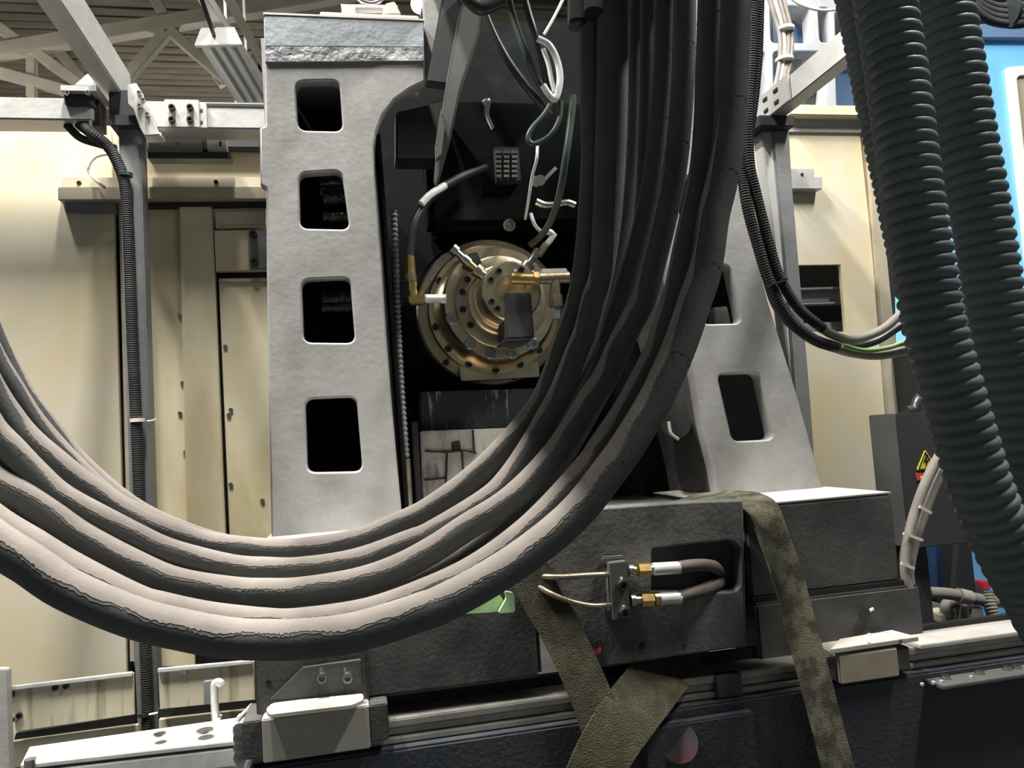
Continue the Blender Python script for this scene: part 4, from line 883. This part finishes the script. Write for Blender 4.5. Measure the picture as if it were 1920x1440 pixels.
# bed
zb = zr0-.002
bed = thing('machine_bed', P(1200, 1440, 2.0), 'dark blue grey machine bed along the bottom of the picture', 'bed')
MB().box(rxa-.02, rxb+.3, RY-.03, RY+.22, .0, zb).build('bed_body', 'bed_paint', bed, .006)
MB().box(rxa-.02, rxb+.3, RY+.1, RY+.12, zb, zb+hgt*1.5).build('bed_web', 'gap_black', bed)
zf = P(1300, 1352, RY-.06).z
MB().box(P(1210, 1400, RY-.06).x, P(1420, 1400, RY-.06).x, RY-.06, RY-.03, zf-.4, zf).build('pad', 'bed_paint', bed, .004)
MB().cyl(P(1272, 1392, RY-.0612), P(1272, 1392, RY-.055), .05, seg=24).build('paint_mark', 'red_paint', bed)
MB().cyl(P(1275, 1405, RY-.066), P(1275, 1405, RY-.055), .011, seg=12).build('hole', 'gap_black', bed)
zs_ = P(1800, 1270, RY-.03).z
MB().box(P(1722, 1290, RY).x, rxb, RY-.1, RY+.02, zr0-.03, zr0-.02).build('shelf', 'box_grey', bed, .002)
for x, y in ((1772, 1262), (1836, 1254), (1888, 1245), (1905, 1243)):
    c = P(x, y, RY-.05); c.z = zr0-.02; MB().cyl(c, c+Vector((0, 0, .01)), .013, seg=10).build('bolt', 'steel', bed)
for x, y in ((1728, 1274), (1750, 1277), (1765, 1277), (1820, 1264)):
    c = P(x, y, RY-.07); c.z = zr0-.02; MB().cyl(c, c+Vector((0, 0, .006)), .005, seg=8).build('metal_chip', 'bright_steel', bed)
# carriages on the rail
def carriage(px0, px1, py0, py1, label, m, Y=RY-.05):
    c = thing('guide_carriage', P((px0+px1)/2, py1, Y), label, 'carriage', 'guide carriages on the rail')
    x0, x1 = P(px0, (py0+py1)/2, Y).x, P(px1, (py0+py1)/2, Y).x; mx = (px0+px1)/2; z1, z0 = P(mx, py0, Y).z, P(mx, py1, Y).z
    MB().box(x0, x1, Y, Y+.16, z0, z1).build('body', m, c, .003)
    MB().box(x1, x1+.045, Y+.01, Y+.15, z0+.01, z1-.004).build('end_seal', 'dark_iron', c, .003)
    MB().box(x0-.045, x0, Y+.01, Y+.15, z0+.01, z1-.004).build('end_seal', 'dark_iron', c, .003)
    return c
carriage(491, 694, 1336, 1418, 'beige carriage block on the rail at lower left', 'carriage')
carriage(1574, 1686, 1222, 1276, 'olive beige carriage block on the rail at right', 'beige_edge')
tr2 = thing('chip_tray', P(1640, 1205, YQ-.05), 'pale horizontal plate below the right base block', 'plate')
ztr = P(1640, 1213, 1.92).z
MB().prism([PZ(x, y, ztr) for x, y in ((1556, 1218), (1574, 1198), (1672, 1181), (1722, 1194))], (0, 0, -.012)).build('plate', 'lit_tray', tr2, .001)
for x, y in ((1662, 1186), (1630, 1190), (1690, 1199), (1628, 1206)):
    c = PZ(x, y, ztr); MB().cyl(c, c+Vector((0, 0, .003)), .006, seg=8).build('metal_chip', 'bright_steel', tr2)
for x in (1644, 1694): MB().cyl(P(x, 1214, YQ-.09), P(x+1, 1236, YQ-.09), .007, seg=10).build('stud', 'steel', tr2)
# ================================================================== hydraulic block, pipes and U hose on the base
hy = thing('hydraulic_block', P(1162, 1168, YP-.03), 'dark manifold block with two bolts on the base front', 'block')
MB().ppoly([(1143, 1056), (1176, 1052), (1182, 1160), (1150, 1164)], YP-.045, .045).build('body', 'box_grey', hy, .002)
MB().ppoly([(1130, 1045), (1172, 1042), (1172, 1056), (1132, 1060)], YP-.02, .02).build('weld_pad', 'dark_iron', hy, .004)
MB().ppoly([(1132, 1140), (1184, 1150), (1180, 1168), (1140, 1170)], YP-.02, .02).build('weld_pad', 'dark_iron', hy, .004)
for x, y in ((1165, 1096), (1169, 1148)): bolt(hy, P(x, y, YP-.045), .0145, 'bolt_black', .016)
for x, y in ((1165, 1084), (1169, 1137)): MB().cyl(P(x, y, YP-.047), P(x, y, YP-.04), .004, seg=8).build('pin', 'bright_steel', hy)
for i, (x, y, sx, sy) in enumerate(((1178, 1070, .06, -.04), (1182, 1126, .06, -.04))):
    yy = YP-.03
    def at(dx): return P(x+dx, y-dx*.06, yy)
    nm = [(0, 8, .016, 'steel'), (8, 14, .011, 'brass'), (18, 40, .0185, 'brass'), (40, 48, .013, 'steel'), (46, 96, .0165, 'bright_steel')] if i == 0 else [(0, 8, .016, 'steel'), (8, 20, .011, 'steel'), (20, 42, .0185, 'brass'), (44, 54, .018, 'brass'), (54, 94, .0165, 'bright_steel')]
    for k, (u0, u1, rd, m_) in enumerate(nm):
        MB().cyl(at(u0), at(u1), rd, seg=6 if rd > .018 else 14).build('coupling' if rd < .018 else 'nut', m_, hy)
yy = YP-.03
cable([(1272, 1064, yy), (1300, 1060, yy), (1330, 1060, yy+.02), (1346, 1068, yy+.06), (1352, 1082, yy+.1), (1346, 1094, yy+.06), (1325, 1104, yy+.02), (1300, 1112, yy), (1274, 1120, yy)], .0165, 'brown_hose', 'brown U shaped hose coming out of the base recess', 'u_hose', 'hose')
cable([(1140, 1077, yy), (1100, 1079, yy), (1050, 1082, yy), (1010, 1080, yy+.02), (990, 1076, yy+.03)], .0075, 'dull_gilt', 'upper thin gilt pipe entering the manifold block', 'pipe', 'pipe')
cable([(1146, 1134, yy), (1110, 1136, yy), (1070, 1128, yy), (1030, 1112, yy), (1005, 1096, yy+.02), (992, 1080, yy+.03)], .0075, 'dull_gilt', 'lower curved gilt pipe entering the manifold block', 'pipe', 'pipe')
# lime cover and white tab
lc = thing('lime_cover', P(930, 1150, 1.96), 'pale lime green cover glimpsed below the hoses', 'cover')
MB().ppoly([(860, 1152), (905, 1125), (935, 1113), (952, 1135), (936, 1147)], 1.99, .008).build('sheet', 'lime', lc)
MB().ppoly(rround([(934, 1150), (950, 1122), (946, 1108), (964, 1112), (966, 1148)], 5), 1.97, .012).build('flap', 'lime', lc)
tag(MB().tube(spx([(968, 958, 1.9), (974, 954, 1.9), (982, 958, 1.9), (982, 985, 1.98), (985, 1010, 2.03)], 5), .007, 8).build('cable_tie', 'lit_tray'), 'white plastic tab poking up behind the hoses', 'tab')
# ================================================================== straps
def strap(pts, wdir, width, m, label):
    return tag(MB().ribbon(spline([Vector(p) for p in pts], 8), wdir, width, .006).build('webbing_strap', m), label, 'strap', 'webbing straps')
z_ = BZ+.012
sp_ = [P(1285, 934, 2.35), P(1340, 930, 2.22), P(1395, 934, 2.1), P(1430, 956, 2.02), P(1452, 1010, 1.99), P(1478, 1085, 1.97), P(1506, 1190, 1.95), P(1538, 1310, 1.93), P(1572, 1440, 1.92), P(1605, 1560, 1.91)]
strap(sp_, (1, .35, .15), .115, 'web_camo', 'olive camouflage webbing strap draped over the right base block')
strap([P(985, 1060, 1.965), P(1020, 1130, 1.96), P(1045, 1170, 1.955), P(1075, 1230, 1.945), P(1110, 1310, 1.93), P(1130, 1370, 1.92)], (1, 0, .5), .105, 'web_dark', 'dark brown strap crossing down beside the front plate')
strap([P(1350, 1090, 2.12), P(1310, 1160, 2.1), P(1268, 1228, 2.07), P(1222, 1285, 1.97), P(1165, 1360, 1.9), P(1125, 1430, 1.88), P(1085, 1530, 1.87)], (1, 0, -.4), .145, 'web_dark', 'olive brown strap slanting down to the bottom edge')
print('verts', sum(len(o.data.vertices) for o in bpy.data.objects if o.type == 'MESH'))
